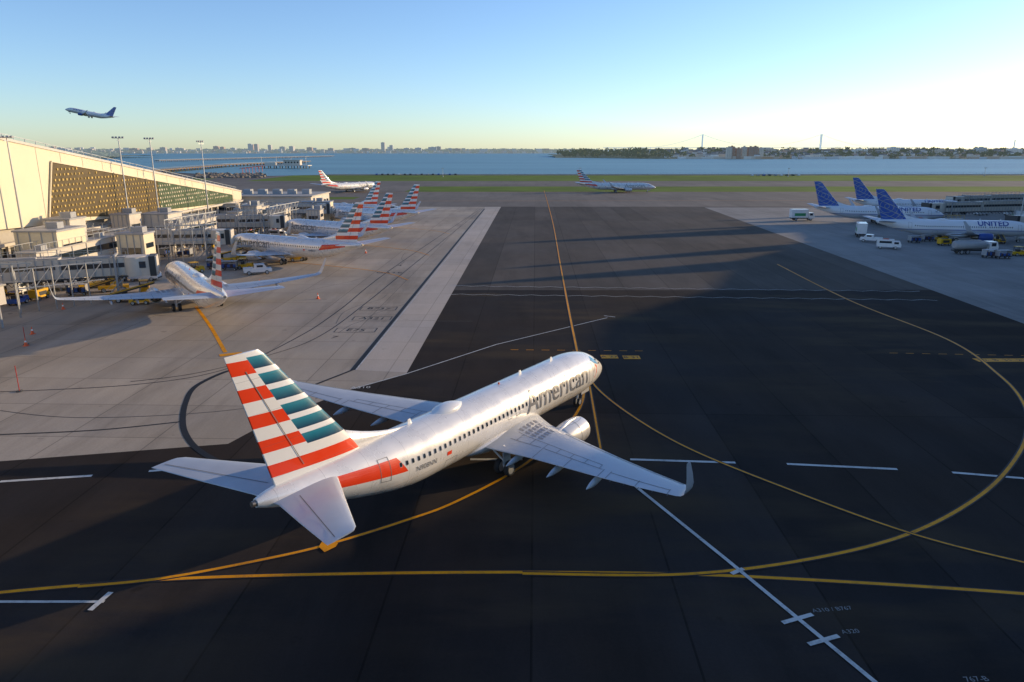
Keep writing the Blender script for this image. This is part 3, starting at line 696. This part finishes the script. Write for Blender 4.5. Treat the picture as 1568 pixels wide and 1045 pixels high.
yzprism(b,[(137.7,10),(141,20.3),(182,15.1),(182,7.9),(169,7.9)],-88.0,-87.85,mp)
yzprism(b,[(182.2,7.9),(182.2,15.0),(230,8.9),(230,6.6)],-88.0,-87.85,mgl)
for r in range(13):
    for k in range(70):
        y=138.2+k*1.25+(.62 if r%2 else 0); z=7.9+r*1.0
        top=20.3-(y-141)*.127 if y<182 else 15.1-(y-182)*.129
        bot=10-(y-137.7)*.067 if y<169 else 7.9
        if z+.4<top and z-.35>bot and y>138.2+(z-10)*.32 and y<228 and R()<.93: b.box((-87.8,y,z),(.16,.18+.34*R(),.40),mg if y<182 else M['cream'])
b.beam((-87.75,137.7,10),(-87.75,141,20.3),.25,M['cream']); b.beam((-87.75,141,20.4),(-87.75,230,9.0),.25,M['cream'])
b.obj('perforated_screen',tb)
b=MB()
for k in range(46):
    y=24+k*4.6; b.box((-87.9,y,3.2),(.5,.5,6.4),M['lgrey'])
b.box((-88.6,130,3),(.5,214,5.6),M['dark'])
for k in range(45):
    if k%3==0: b.box((-88.25,26.3+k*4.6,2.2),(.2,3.6,3.8),M['grey'])
b.box((-87.6,130,6.65),(1.1,214,.5),M['lgrey'])
b.obj('ground_floor_bays',tb)
b=MB(); b.box((-80,252,3.8),(28,24,7.6),M['lgrey']); b.box((-80,252,7.8),(29,25,.4),M['roof'])
for k in range(9): b.box((-92+k*3,239.9,4.8),(2,.1,2),M['glass'])
for k in range(6): b.box((-65.9,243+k*3.6,4.8),(.1,2.2,2),M['glass'])
for k in range(5): b.box((-90+k*5,250,8.8),(2.5,3,1.6),M['grey'])
b.obj('concourse_pavilion',tb)

# ---------------------------------------------------------------- unseen east terminal (roof cut to throw the long morning shadow) and added tower
OFF=Vector((153,74)); H2=33.0
shade=[(-8,38),(2.3,50),(6,66),(9,84),(12,95),(16,99),(33,118),(41,137),(-9.4,121.3),(-9.4,122.3),(47,150),(62,166),(-1,139.3),(-1,140.6),(73,180),(80,205),(112,235),(140,300),(240,300),(240,-60),(-60,-60),(-40,10),(-24,27)]
b=MB(); m_e=simple('shadow_caster_cladding',(.30,.33,.35),.35,.2)
poly=[(p[0]+OFF.x,p[1]+OFF.y) for p in shade]
b.prism(poly,26,33,m_e,M['roof'])  # roof outline is the wanted shadow shape, moved sunward
base=[(165,60),(172,150),(200,215),(235,260),(260,360),(390,370),(390,20),(165,20)]
b.prism(base,0,26,M['lgrey'],M['roof'])
for i in range(3):
    a=Vector(base[i]);c=Vector(base[i+1]); L=(c-a).length; n_=int(L/5)
    for k in range(n_):
        for zz in (4,10,16,22):
            p=a.lerp(c,(k+.5)/n_); d=(c-a).normalized(); b.box((p.x-d.y*.1,p.y+d.x*.1,zz),(3.6,.3,3.6),M['glass'],math.atan2(d.y,d.x))
b.obj('concourse_shadow_caster')
b=MB(); L3=230*.194; b.prism([(206.4,278.6),(206.4,280),(292,322),(330,322),(330,290),(292,305)],0,L3,M['lgrey'],M['roof']); b.obj('added_shadow_tower')  # unseen tower, added to cast one more finger of shadow

# ---------------------------------------------------------------- light masts
def mast(x,y,h=24.5,arms=3):
    b=MB(); b.cyl((0,0,0),(0,0,h),.24,M['steel'],12,.1); b.cyl((0,0,0),(0,0,.7),.6,M['grey'],12)
    b.beam((-1.1,0,h),(1.1,0,h),.1,M['steel']); b.beam((0,-.9,h-.5),(0,.9,h-.5),.1,M['steel'])
    for q in (-1.0,-.35,.35,1.0): b.box((q,-.3,h+.15),(.4,.3,.3),M['grey'],0,.5)
    b.obj('floodlight_mast',None,(x,y,0),(0,0,U(-.6,.6)))
mast(-86,127); mast(-86,163,25); mast(-86,177,25); mast(-83.5,200,24.6); mast(131,187,18)
for x,y in ((-60,640),(60,650),(240,640),(420,655)): mast(x,y,7)

# ---------------------------------------------------------------- vehicles
def veh(name,px,py,rz,kind,z=0,wx=None):
    b=MB(); W=M['whitep']
    def wheels(xs,w_,r):
        for x in xs:
            for sd in (-1,1): b.wheel((x,sd*w_/2,r),r,.28,(0,1,0),M['rubber'],M['steel'])
    def cab(x,wd,l,h,zb,m):
        pr=[(x-l/2,zb),(x+l/2,zb),(x+l/2,zb+h*.45),(x+l*.32,zb+h),(x-l/2,zb+h)]
        n=5; vs=[(p[0],-wd/2,p[1]) for p in pr]+[(p[0],wd/2,p[1]) for p in pr]
        b.add(vs,[(i,(i+1)%n,n+(i+1)%n,n+i) for i in range(n)]+[(0,1,2,3,4),(9,8,7,6,5)],m)
        b.add([(x+l/2+.01,-wd*.42,zb+h*.49),(x+l/2+.01,wd*.42,zb+h*.49),(x+l*.335,wd*.42,zb+h*.93),(x+l*.335,-wd*.42,zb+h*.93)],[(0,1,2,3)],M['glass'])
        for sd in (-1,1): b.box((x-.05*l,sd*(wd/2+.01),zb+h*.7),(l*.5,.04,h*.35),M['glass'])
        b.box((x+l/2+.04,0,zb+.1),(.12,wd*.95,.2),M['dark'])
    if kind=='box':
        b.box((0,0,.75),(7.4,1.0,.3),M['dark']); b.box((-1,0,2.35),(5.4,2.4,2.7),W); b.box((-1,-1.22,2.0),(3.6,.04,.9),M['green']); b.box((-1,1.22,2.0),(3.6,.04,.9),M['green']); cab(2.8,2.2,1.9,1.9,.7,W); wheels((2.6,-2.2),1.9,.48); b.beam((-3,-1,.9),(1,1,1.2),.1,M['dark'])
    elif kind=='tank':
        b.box((0,0,.8),(9.6,1.1,.3),M['dark']); rr=[]
        for x,k in ((-4.6,.7),(-4.4,1),(2.0,1),(2.2,.7)): rr.append([(x,1.2*k*math.cos(a),1.95+.95*k*math.sin(a)) for a in [2*math.pi*i/20 for i in range(20)]])
        b.loft(rr,M['grey']); b.box((-1.2,0,2.95),(5,.6,.2),M['steel']); cab(3.7,2.3,2.0,2.1,.7,W); wheels((3.5,-1.9,-3.2),1.9,.5); b.box((2.4,0,1.6),(.5,2.2,1.2),M['steel'])
    elif kind=='van':
        b.box((-.5,0,1.35),(3.6,1.95,1.7),W); cab(1.9,1.9,1.9,1.35,.5,W); wheels((1.7,-1.5),1.65,.36); b.box((-.5,.99,1.6),(2.6,.03,.5),M['glass']); b.box((-.5,-.99,1.6),(2.6,.03,.5),M['glass']); b.box((-.4,0,2.25),(1.2,.3,.12),M['orange'])
    elif kind=='pickup':
        b.box((0,0,.75),(5,1.8,.5),W); cab(.5,1.75,2.2,1.1,.8,W); b.box((-1.6,.85,1.1),(1.9,.08,.35),W); b.box((-1.6,-.85,1.1),(1.9,.08,.35),W); b.box((-2.5,0,1.1),(.08,1.7,.35),W); b.box((1.95,0,1.0),(1.0,1.7,.2),W); wheels((1.6,-1.6),1.6,.38)
    elif kind=='tug':
        c_=wx or M['yel']
        b.box((0,0,.65),(2.9,1.4,.6),c_); b.box((.9,0,1.05),(1,1.3,.3),c_); b.box((-.45,0,1.2),(.5,1.0,.5),M['dark'])
        for sx in (-.9,.3):
            for sd in (-.6,.6): b.beam((sx,sd,.9),(sx,sd,2.0),.07,M['dark'])
        b.box((-.3,0,2.03),(1.5,1.35,.08),c_); wheels((.9,-.9),1.2,.34)
    elif kind=='cart':
        b.box((0,0,.5),(3.0,1.5,.12),M['dark']); b.box((0,0,1.75),(3.0,1.6,.06),M['grey'])
        for sx in (-1.4,1.4): b.box((sx,0,1.1),(.06,1.5,1.2),M['grey'])
        for k in range(5): b.box((-1.1+k*.52,U(-.2,.2),.56+.3),(.45,1.0,U(.4,.8)),M['luggage'] if k%2 else M['bluep'])
        b.beam((1.5,0,.45),(2.3,0,.4),.07,M['dark']); wheels((1.1,-1.1),1.2,.22)
    elif kind=='belt':
        b.box((0,0,.7),(4.5,1.7,.5),M['yel']); b.beam((-3.6,0,.9),(3.6,0,2.7),.9,M['dark'],.25); b.beam((-3.6,.5,1.05),(3.6,.5,2.85),.08,M['yel']); b.beam((-3.6,-.5,1.05),(3.6,-.5,2.85),.08,M['yel']); b.box((-.8,.7,1.3),(.7,.6,.7),M['dark']); wheels((1.5,-1.5),1.5,.36); b.beam((1.2,0,.8),(1.6,0,2.1),.2,M['steel'])
    elif kind=='gpu':
        b.box((0,0,1.0),(2.8,1.5,1.2),M['yel'],0,0,0,.94); b.box((0,0,1.64),(1.2,.9,.12),M['dark']); b.beam((1.4,0,.5),(2.4,0,.45),.07,M['dark']); wheels((.9,-.9),1.3,.3); b.box((0,-.77,1.0),(1.6,.03,.6),M['dark'])
    elif kind=='loader':
        b.box((0,0,.7),(6,2.4,.4),M['yel']); b.box((-.4,0,3.0),(5,2.4,.3),M['grey'])
        for sd in (-1.0,1.0): b.beam((-2.4,sd,.9),(2.0,sd,2.9),.18,M['dark']); b.beam((2.0,sd,.9),(-2.4,sd,2.9),.18,M['dark']); b.beam((-2.9,sd*1.1,4.1),(2.1,sd*1.1,4.1),.06,M['yel'])
        for k in range(5):
            for sd in (-1.1,1.1): b.beam((-2.8+k*1.2,sd,3.1),(-2.8+k*1.2,sd,4.1),.05,M['yel'])
        b.box((2.4,.8,1.7),(1,.8,1.6),M['yel']); b.box((2.92,.8,1.9),(.04,.6,.8),M['glass']); wheels((2,-2),2.1,.42)
    elif kind=='car':
        col=wx or W
        pr=[(-2.2,.35),(2.2,.35),(2.25,.75),(1.2,.9),(.6,1.4),(-1.2,1.42),(-2.0,.95),(-2.25,.85)]; n=8; vs=[(p[0],-.88,p[1]) for p in pr]+[(p[0],.88,p[1]) for p in pr]
        b.add(vs,[(i,(i+1)%n,n+(i+1)%n,n+i) for i in range(n)]+[tuple(range(n)),tuple(range(2*n-1,n-1,-1))],col)
        for sd in (-1,1): b.box((-.3,sd*.885,1.15),(1.8,.03,.36),M['glass'])
        wheels((1.35,-1.35),1.6,.32)
    x,y=(px,py) if kind=='car' or z==1 else G(px,py)
    return b.obj(name,None,(x,y,0.02),(0,0,rz))
veh('box_truck',1227,338,.0,'box'); veh('service_truck',1317,362,1.2,'box'); veh('service_van',1358,381,-.4,'van'); veh('pickup_truck',1333,371,2.6,'pickup'); veh('fuel_truck',1490,389,0,'tank'); veh('baggage_tug',1560,392,0,'tug'); veh('service_van',1502,330,.2,'van')
for (n_,x_,y_,r_,k_) in (('baggage_tug',38,436,.4,'tug'),('baggage_cart',12,440,.4,'cart'),('belt_loader',175,446,.5,'belt'),('ground_power_unit',215,466,.3,'gpu'),('baggage_cart',70,420,.5,'cart'),('baggage_cart',148,428,.9,'cart'),('belt_loader',345,402,.2,'belt'),('baggage_tug',300,418,.8,'tug'),('ground_power_unit',500,362,0,'gpu'),('service_van',430,378,.4,'van'),('baggage_cart',120,452,.2,'cart'),('baggage_tug',222,448,2,'tug'),('baggage_cart',470,372,1,'cart'),('service_van',555,340,.6,'van'),
    ('baggage_tug',20,452,.1,'tug'),('baggage_cart',62,440,.2,'cart'),('baggage_cart',95,436,.2,'cart'),('service_truck',10,425,.3,'box'),('belt_loader',200,462,.3,'belt'),('baggage_tug',182,432,1.2,'tug'),('service_van',110,414,.1,'van'),('baggage_cart',330,412,.1,'cart'),('baggage_cart',352,414,.1,'cart'),('baggage_tug',376,412,.1,'tug'),('pickup_truck',395,420,.4,'pickup'),('belt_loader',470,352,.6,'belt'),('baggage_cart',520,352,.5,'cart'),('baggage_cart',505,350,.5,'cart'),('box_truck',545,331,.2,'box'),('baggage_tug',455,400,.3,'tug'),('service_truck',470,318,.4,'box'),('service_van',600,324,.4,'van'),('baggage_cart',1420,370,.1,'cart'),('baggage_cart',1400,372,.1,'cart'),('baggage_tug',1440,369,.1,'tug'),('belt_loader',1530,372,1.2,'belt'),('service_truck',1555,340,1.2,'box'),
    ('container_loader',150,440,.7,'loader'),('container_loader',385,398,.3,'loader'),('container_loader',1460,352,.1,'loader'),('baggage_cart',1515,395,.1,'cart'),('baggage_cart',1535,396,.1,'cart'),('service_van',1548,330,.1,'van'),('service_van',1410,345,.2,'van'),('baggage_tug',1385,350,.2,'tug'),('ground_power_unit',1445,376,.1,'gpu'),('pickup_truck',1520,318,.1,'pickup')):
    veh(n_,x_,y_,r_,k_)
for i in range(34):
    x_=U(-80,-62); y_=U(98,240)
    kd=random.choice(('cart','cart','cart','tug','gpu','belt','van')); nm={'cart':'baggage_cart','tug':'baggage_tug','gpu':'ground_power_unit','belt':'belt_loader','van':'service_van'}[kd]
    veh(nm,x_,y_,random.choice((0,.1,1.57,1.5)),kd,1,random.choice((M['yel'],M['whitep'],M['bluep'])) if kd=='tug' else None)
def cone(px,py):
    b=MB(); b.box((0,0,.03),(.5,.5,.06),M['orange']); b.cyl((0,0,.06),(0,0,.45),.2,M['orange'],12,.12); b.cyl((0,0,.45),(0,0,.65),.12,M['whitep'],12,.08); b.cyl((0,0,.65),(0,0,.95),.08,M['orange'],12,.03)
    b.obj('traffic_cone',None,(*G(px,py),0.01))
for p in ((487,458),(97,474),(50,512),(398,437),(560,388),(40,530)): cone(*p)
def marker(px,py,h):
    b=MB(); b.cyl((0,0,0),(0,0,.12),.3,M['dark'],12); b.cyl((0,0,.1),(0,0,h),.035,M['redpaint'],8)
    b.obj('marker_pole',None,(*G(px,py),0))
marker(30,600,2.6); marker(40,528,2.2)
cols=[M['dark'],M['grey'],M['whitep'],M['bluebelly'],M['dark'],M['steel']]
for i in range(15): veh('parked_car',-125+i*5.2 ,682,math.pi/2+U(-.05,.05),'car',0,random.choice(cols))
for i in range(9): veh('parked_car',215+i*5.2,660,math.pi/2,'car',0,random.choice(cols))

# ---------------------------------------------------------------- sea wall fence, piers
b=MB()
for i in range(0,260): 
    x=-180+i*6; b.beam((x,686,0),(x,686,2.2),.1,M['steel'])
for z in (1.1,2.2): b.beam((-180,686,z),(1380,686,z),.08,M['steel'])
b.beam((-180,689,.4),(1400,689,.4),.5,M['lgrey'],.8)
b.obj('seawall_fence')
def pier(name,P,wd,z,step=12):
    b=MB()
    for i in range(len(P)-1):
        a=Vector(P[i]);c=Vector(P[i+1]); L=(c-a).length
        b.beam((*a,z),(*c,z),wd,M['wood'],.9); d=(c-a).normalized(); n_=Vector((-d.y,d.x))
        for sd in (-1,1): b.beam((*(a+n_*sd*wd/2),z+1.3),(*(c+n_*sd*wd/2),z+1.3),.15,M['steel'])
        for k in range(int(L/step)):
            p=a+d*(k*step)
            for sd in (-.4,0,.4): q=p+n_*sd*wd; b.cyl((*q,-3),(*q,z),.5,M['wood'],8)
            for sd in (-1,1): q=p+n_*sd*wd/2; b.beam((*q,z),(*q,z+1.3),.12,M['steel'])
    return b.obj(name)
pier('runway_deck_pier',[G(215,262,2),G(345,252,2),G(470,247,2)],16,1.6)
pier('approach_light_pier',[G(240,246,2),G(510,239,2)],10,2,25)
b=MB(); x,y=G(435,254,2)
b.box((x,y,2.2),(70,20,1),M['lgrey']); b.box((x+12,y,6),(22,10,6),M['lgrey']); b.box((x+12,y,9.3),(24,12,.6),M['roof']); b.box((x-18,y,4.5),(14,8,4),M['lgrey'])
for k in range(9):
    for q in (-8,8): b.cyl((x-32+k*8,y+q,-3),(x-32+k*8,y+q,2),.7,M['wood'],8)
for k in range(5): b.box((x+4+k*4,y-5.1,6.4),(2.2,.2,2),M['glass'])
for k in range(4): b.cyl((x-30+k*20,y,2),(x-30+k*20,y,14),.25,M['steel'],8)
b.obj('pier_control_building')
b=MB()
for i in range(260):
    x_,y_=G(U(300,405),U(267,273)); s_=U(1,2.6); b.box((x_,y_,s_*.2),(s_*1.4,s_,s_*.8),M['rock'],U(0,3),U(-.4,.4),U(-.4,.4))
b.obj('riprap_bank')
b=MB()
for i in range(7):
    x_,y_=G(372+i*5,268-i*.8); b.cyl((x_,y_,0),(x_,y_,6),.25,M['orange'],8); b.beam((x_-3,y_,6),(x_+3,y_,6),.4,M['orange'])
b.obj('approach_light_towers')
# ---------------------------------------------------------------- distant shores
def fn(x,s,o=0): return mnoise.noise(Vector((x/s,o,0)))
def strip_land(name,x0,x1,yf,dep,hf,m,n=160,seed=0,zb=-3):
    b=MB(); vs=[]; prof=[(0,0),(.03,.15),(.3,.6),(.7,1),(1,.7)]
    for i in range(n+1):
        x=x0+(x1-x0)*i/n; h=hf(x); y0=yf(x)
        for t,k in prof: vs.append((x,y0+dep*t,zb+(h+4)*k if t>0 else zb))
    fs=[]; q=len(prof)
    for i in range(n):
        for j in range(q-1): fs.append((i*q+j,(i+1)*q+j,(i+1)*q+j+1,i*q+j+1))
    b.add(vs,fs,m,True); b.obj(name,recalc=False)
    def zat(x,t):
        h=hf(x)+4
        for (t0,k0),(t1,k1) in zip(prof,prof[1:]):
            if t<=t1: return zb+h*(k0+(k1-k0)*(t-t0)/(t1-t0))
        return zb+h
    return zat
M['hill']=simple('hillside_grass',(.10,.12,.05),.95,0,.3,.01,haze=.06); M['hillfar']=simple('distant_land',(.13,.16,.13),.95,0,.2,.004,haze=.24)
def sstep(a,b_,x): t=min(max((x-a)/(b_-a),0),1); return t*t*(3-2*t)
yfR=lambda x: 2050+120*fn(x,500,3)+ (1-sstep(180,420,x))*250
hR=lambda x: 2+ 13*sstep(150,260,x)+5*fn(x,250,1)+4*fn(x,90,2)
zR=strip_land('far_shore_hill',140,3300,yfR,650,hR,M['hill'],200)
yfL=lambda x: 5200+300*fn(x,900,5); hL=lambda x: 14+9*fn(x,600,6)
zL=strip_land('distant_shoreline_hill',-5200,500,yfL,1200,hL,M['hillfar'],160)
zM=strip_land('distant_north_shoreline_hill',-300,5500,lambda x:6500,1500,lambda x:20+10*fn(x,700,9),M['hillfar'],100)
zN=strip_land('airport_west_shoreline_land',-2600,-1180,lambda x:2100+.35*(x+1180),400,lambda x:5,M['hill'],40)
def trees(name,pts,m,nq,sz,qs):
    V=[];F=[]
    for (x,y,z,h) in pts:
        r=h*sz
        for k in range(nq):
            while True:
                a=Vector((U(-1,1),U(-1,1),U(-1,1)))
                if a.length<1: break
            c=Vector((x+a.x*r,y+a.y*r,z+h*.62+a.z*h*.38)); q=U(.6,1.2)*qs
            u=Vector((U(-1,1),U(-1,1),U(-1,1))).normalized(); w_=u.cross(Vector((U(-1,1),U(-1,1),U(-1,1)))).normalized(); o=len(V)
            V+= [tuple(c-u*q-w_*q*.7),tuple(c+u*q-w_*q*.4),tuple(c+u*q*.7+w_*q),tuple(c-u*q*.8+w_*q*.8)]; F.append((o,o+1,o+2,o+3))
        o=len(V); tr=h*.03
        V+=[(x-tr,y,z-1),(x+tr,y,z-1),(x+tr*.6,y,z+h*.6),(x-tr*.6,y,z+h*.6)]; F.append((o,o+1,o+2,o+3))
    b=MB(); b.add(V,F,m); return b.obj(name,recalc=False)
pts=[]
for i in range(2000):
    x=U(165,3200); t=U(.0,1)**1.3*.75+.02; dens=.5+.5*fn(x,120,4)+(1 if x<420 else 0)
    if R()<dens+.1: pts.append((x,yfR(x)+650*t,zR(x,t)-.5,U(9,19)))
trees('distant_treeline',pts,M['leaf'],26,.5,2.2)
pts=[]
for i in range(1800):
    x=U(-5100,400); t=U(.01,.7); pts.append((x,yfL(x)+1200*t,zL(x,t),U(10,20)))
for i in range(500):
    x=U(-2500,-1200); t=U(.02,.6); pts.append((x,2100+.35*(x+1180)+400*t,zN(x,t),U(6,13)))
for i in range(600):
    x=U(-250,5400); t=U(.01,.7); pts.append((x,6500+1500*t,zM(x,t),U(12,22)))
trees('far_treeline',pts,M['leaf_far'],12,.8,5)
HC=[(.6,.56,.50),(.5,.43,.36),(.42,.28,.2),(.66,.64,.60),(.45,.46,.47)]
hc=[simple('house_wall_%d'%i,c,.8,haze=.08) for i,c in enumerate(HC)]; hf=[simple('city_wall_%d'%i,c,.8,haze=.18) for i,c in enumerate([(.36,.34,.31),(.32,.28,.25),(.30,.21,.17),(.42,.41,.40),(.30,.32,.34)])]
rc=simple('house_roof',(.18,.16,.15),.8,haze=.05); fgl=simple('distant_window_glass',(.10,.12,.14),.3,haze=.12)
b=MB()
for i in range(850):
    x=U(430,3100); t=U(.02,.7); y=yfR(x)+650*t; z=zR(x,t)-1; w_,d_,h_=U(8,20),U(8,12),U(6,13); m=random.choice(hc); a=U(-.4,.4)
    b.box((x,y,z+h_/2),(w_,d_,h_),m,a)
    old=b.M; b.M=Matrix.Translation((x,y,z+h_))@Matrix.Rotation(a,4,'Z')
    b.add([(-w_/2,-d_/2,0),(w_/2,-d_/2,0),(w_/2,d_/2,0),(-w_/2,d_/2,0),(-w_/2,0,3),(w_/2,0,3)],[(0,1,5,4),(2,3,4,5),(1,2,5),(3,0,4)],rc); b.M=old
    for k in range(3): b.box((x-w_*.3+k*w_*.3,y-d_/2-.2,z+h_*.55),(1.2,.2,1.6),fgl,0)
for i in range(70):
    x=U(450,3000); w_=U(25,70); b.box((x,yfR(x)+12,1.5),(w_,18,U(5,10)),random.choice(hc))
for i in range(1500):
    x=U(-5000,600); t=U(.01,.65); y0=yfL(x)+1200*t; h_=U(7,18)*(1+ (.8 if R()<.06 else 0)); b.box((x,y0,zL(x,t)+h_/2-1),(U(12,50),14,h_),random.choice(hf))
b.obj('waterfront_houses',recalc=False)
def apt(x,y,z,wd,dp,h,m,name='apartment_building',far=False):
    b=MB(); b.box((0,0,h/2),(wd,dp,h),m); b.box((0,0,h+1.2),(wd*.3,dp*.5,2.4),m); fl=int(h/3.4); nw=max(3,int(wd/4.5))
    for f in range(fl):
        for k in range(nw): b.box((-wd/2+(k+.5)*wd/nw,-dp/2-.1,f*3.4+2.2),(wd/nw*.5,.25,1.7),fgl)
    b.obj(name,None,(x,y,z))
for k in range(7): 
    x=590+k*15; apt(x+U(-2,2),2030+U(-10,10),-1,13,14,U(28,33),M['brick'] if k%3 else hc[1])
def distpx(px,d): return (px-784)/CF*d*CP
for (px,w_,h_) in ((78,40,48),(86,30,40),(145,50,30),(170,45,34),(258,40,42),(268,30,38),(285,50,34),(328,36,52),(338,30,46),(350,36,38),(386,26,66),(393,26,70),(401,26,68),(408,24,62),(428,40,48),(440,34,52),(470,40,42),(540,50,36),(590,26,82),(597,24,60),(640,46,38),(664,60,44),(672,40,48),(700,60,32),(20,50,40),(110,60,32),(210,60,34),(510,40,34),(560,50,34),(452,30,50),(232,36,38),(620,40,36),(690,30,34),(50,36,38),(5,40,44)):
    X_=distpx(px,5500); apt(X_,5450+U(-80,200),6,w_,30,h_*.85,random.choice([hf[1],hf[2],hf[4],hf[0]]))
for (px,w_,h_) in ((1480,24,22),(1350,30,22),(1300,40,16),(1200,50,14),(1420,40,14),(1165,40,18),(1260,30,18),(1530,36,18)):
    apt(distpx(px,2300),2230,8,w_,20,h_,random.choice(hc))
b=MB(); b.box((-900,1330,6),(60,40,12),M['whitep']); b.box((-900,1330,12.3),(62,42,.6),M['roof']); b.box((-900,1309.8,4.5),(46,.4,9),M['grey']); b.obj('hangar')
def susp(x0,y0,x1,y1,h,name,side=260):
    b=MB(); m=M['bridgem']; a=Vector((x0,y0));c=Vector((x1,y1)); d=(c-a).normalized(); n_=Vector((-d.y,d.x))*10
    for p in (a,c):
        for sd in (-1,1): q=p+n_*sd; b.beam((*q,-3),(*q,h),5,m,4)
        for z in (45,h-3): b.beam((*(p-n_),z),(*(p+n_),z),4,m,5)
    e0=a-d*side; e1=c+d*side; b.beam((*(e0-d*300),36),(*(e1+d*300),36),12,m,2.5)
    for sd in (-1,1):
        for (p,q,z0,z1,sag) in ((a,c,h,h,h-44),(e0,a,40,h,10),(c,e1,h,40,10)):
            prev=None
            for k in range(25):
                t=k/24; pt=p.lerp(q,t)+n_*sd; z=z0+(z1-z0)*t-4*sag*t*(1-t)
                if prev: b.beam(prev,(*pt,z),.9,m)
                prev=(*pt,z)
                if k%2==0: b.beam((*pt,36),(*pt,z),.15,m)
    for k in range(10): q=e0-d*(30*k); b.beam((*q,-3),(*q,36),3,m)
    for k in range(10): q=e1+d*(30*k); b.beam((*q,-3),(*q,36),3,m)
    b.obj(name)
M['bridgem']=simple('bridge_steel_hazed',(.5,.55,.58),.6,haze=.38)  # pale colour and glow paint in the distance haze
susp(1085,4250,1740,4200,108,'suspension_bridge'); susp(4250,6300,4800,6100,104,'suspension_bridge')
print('done')
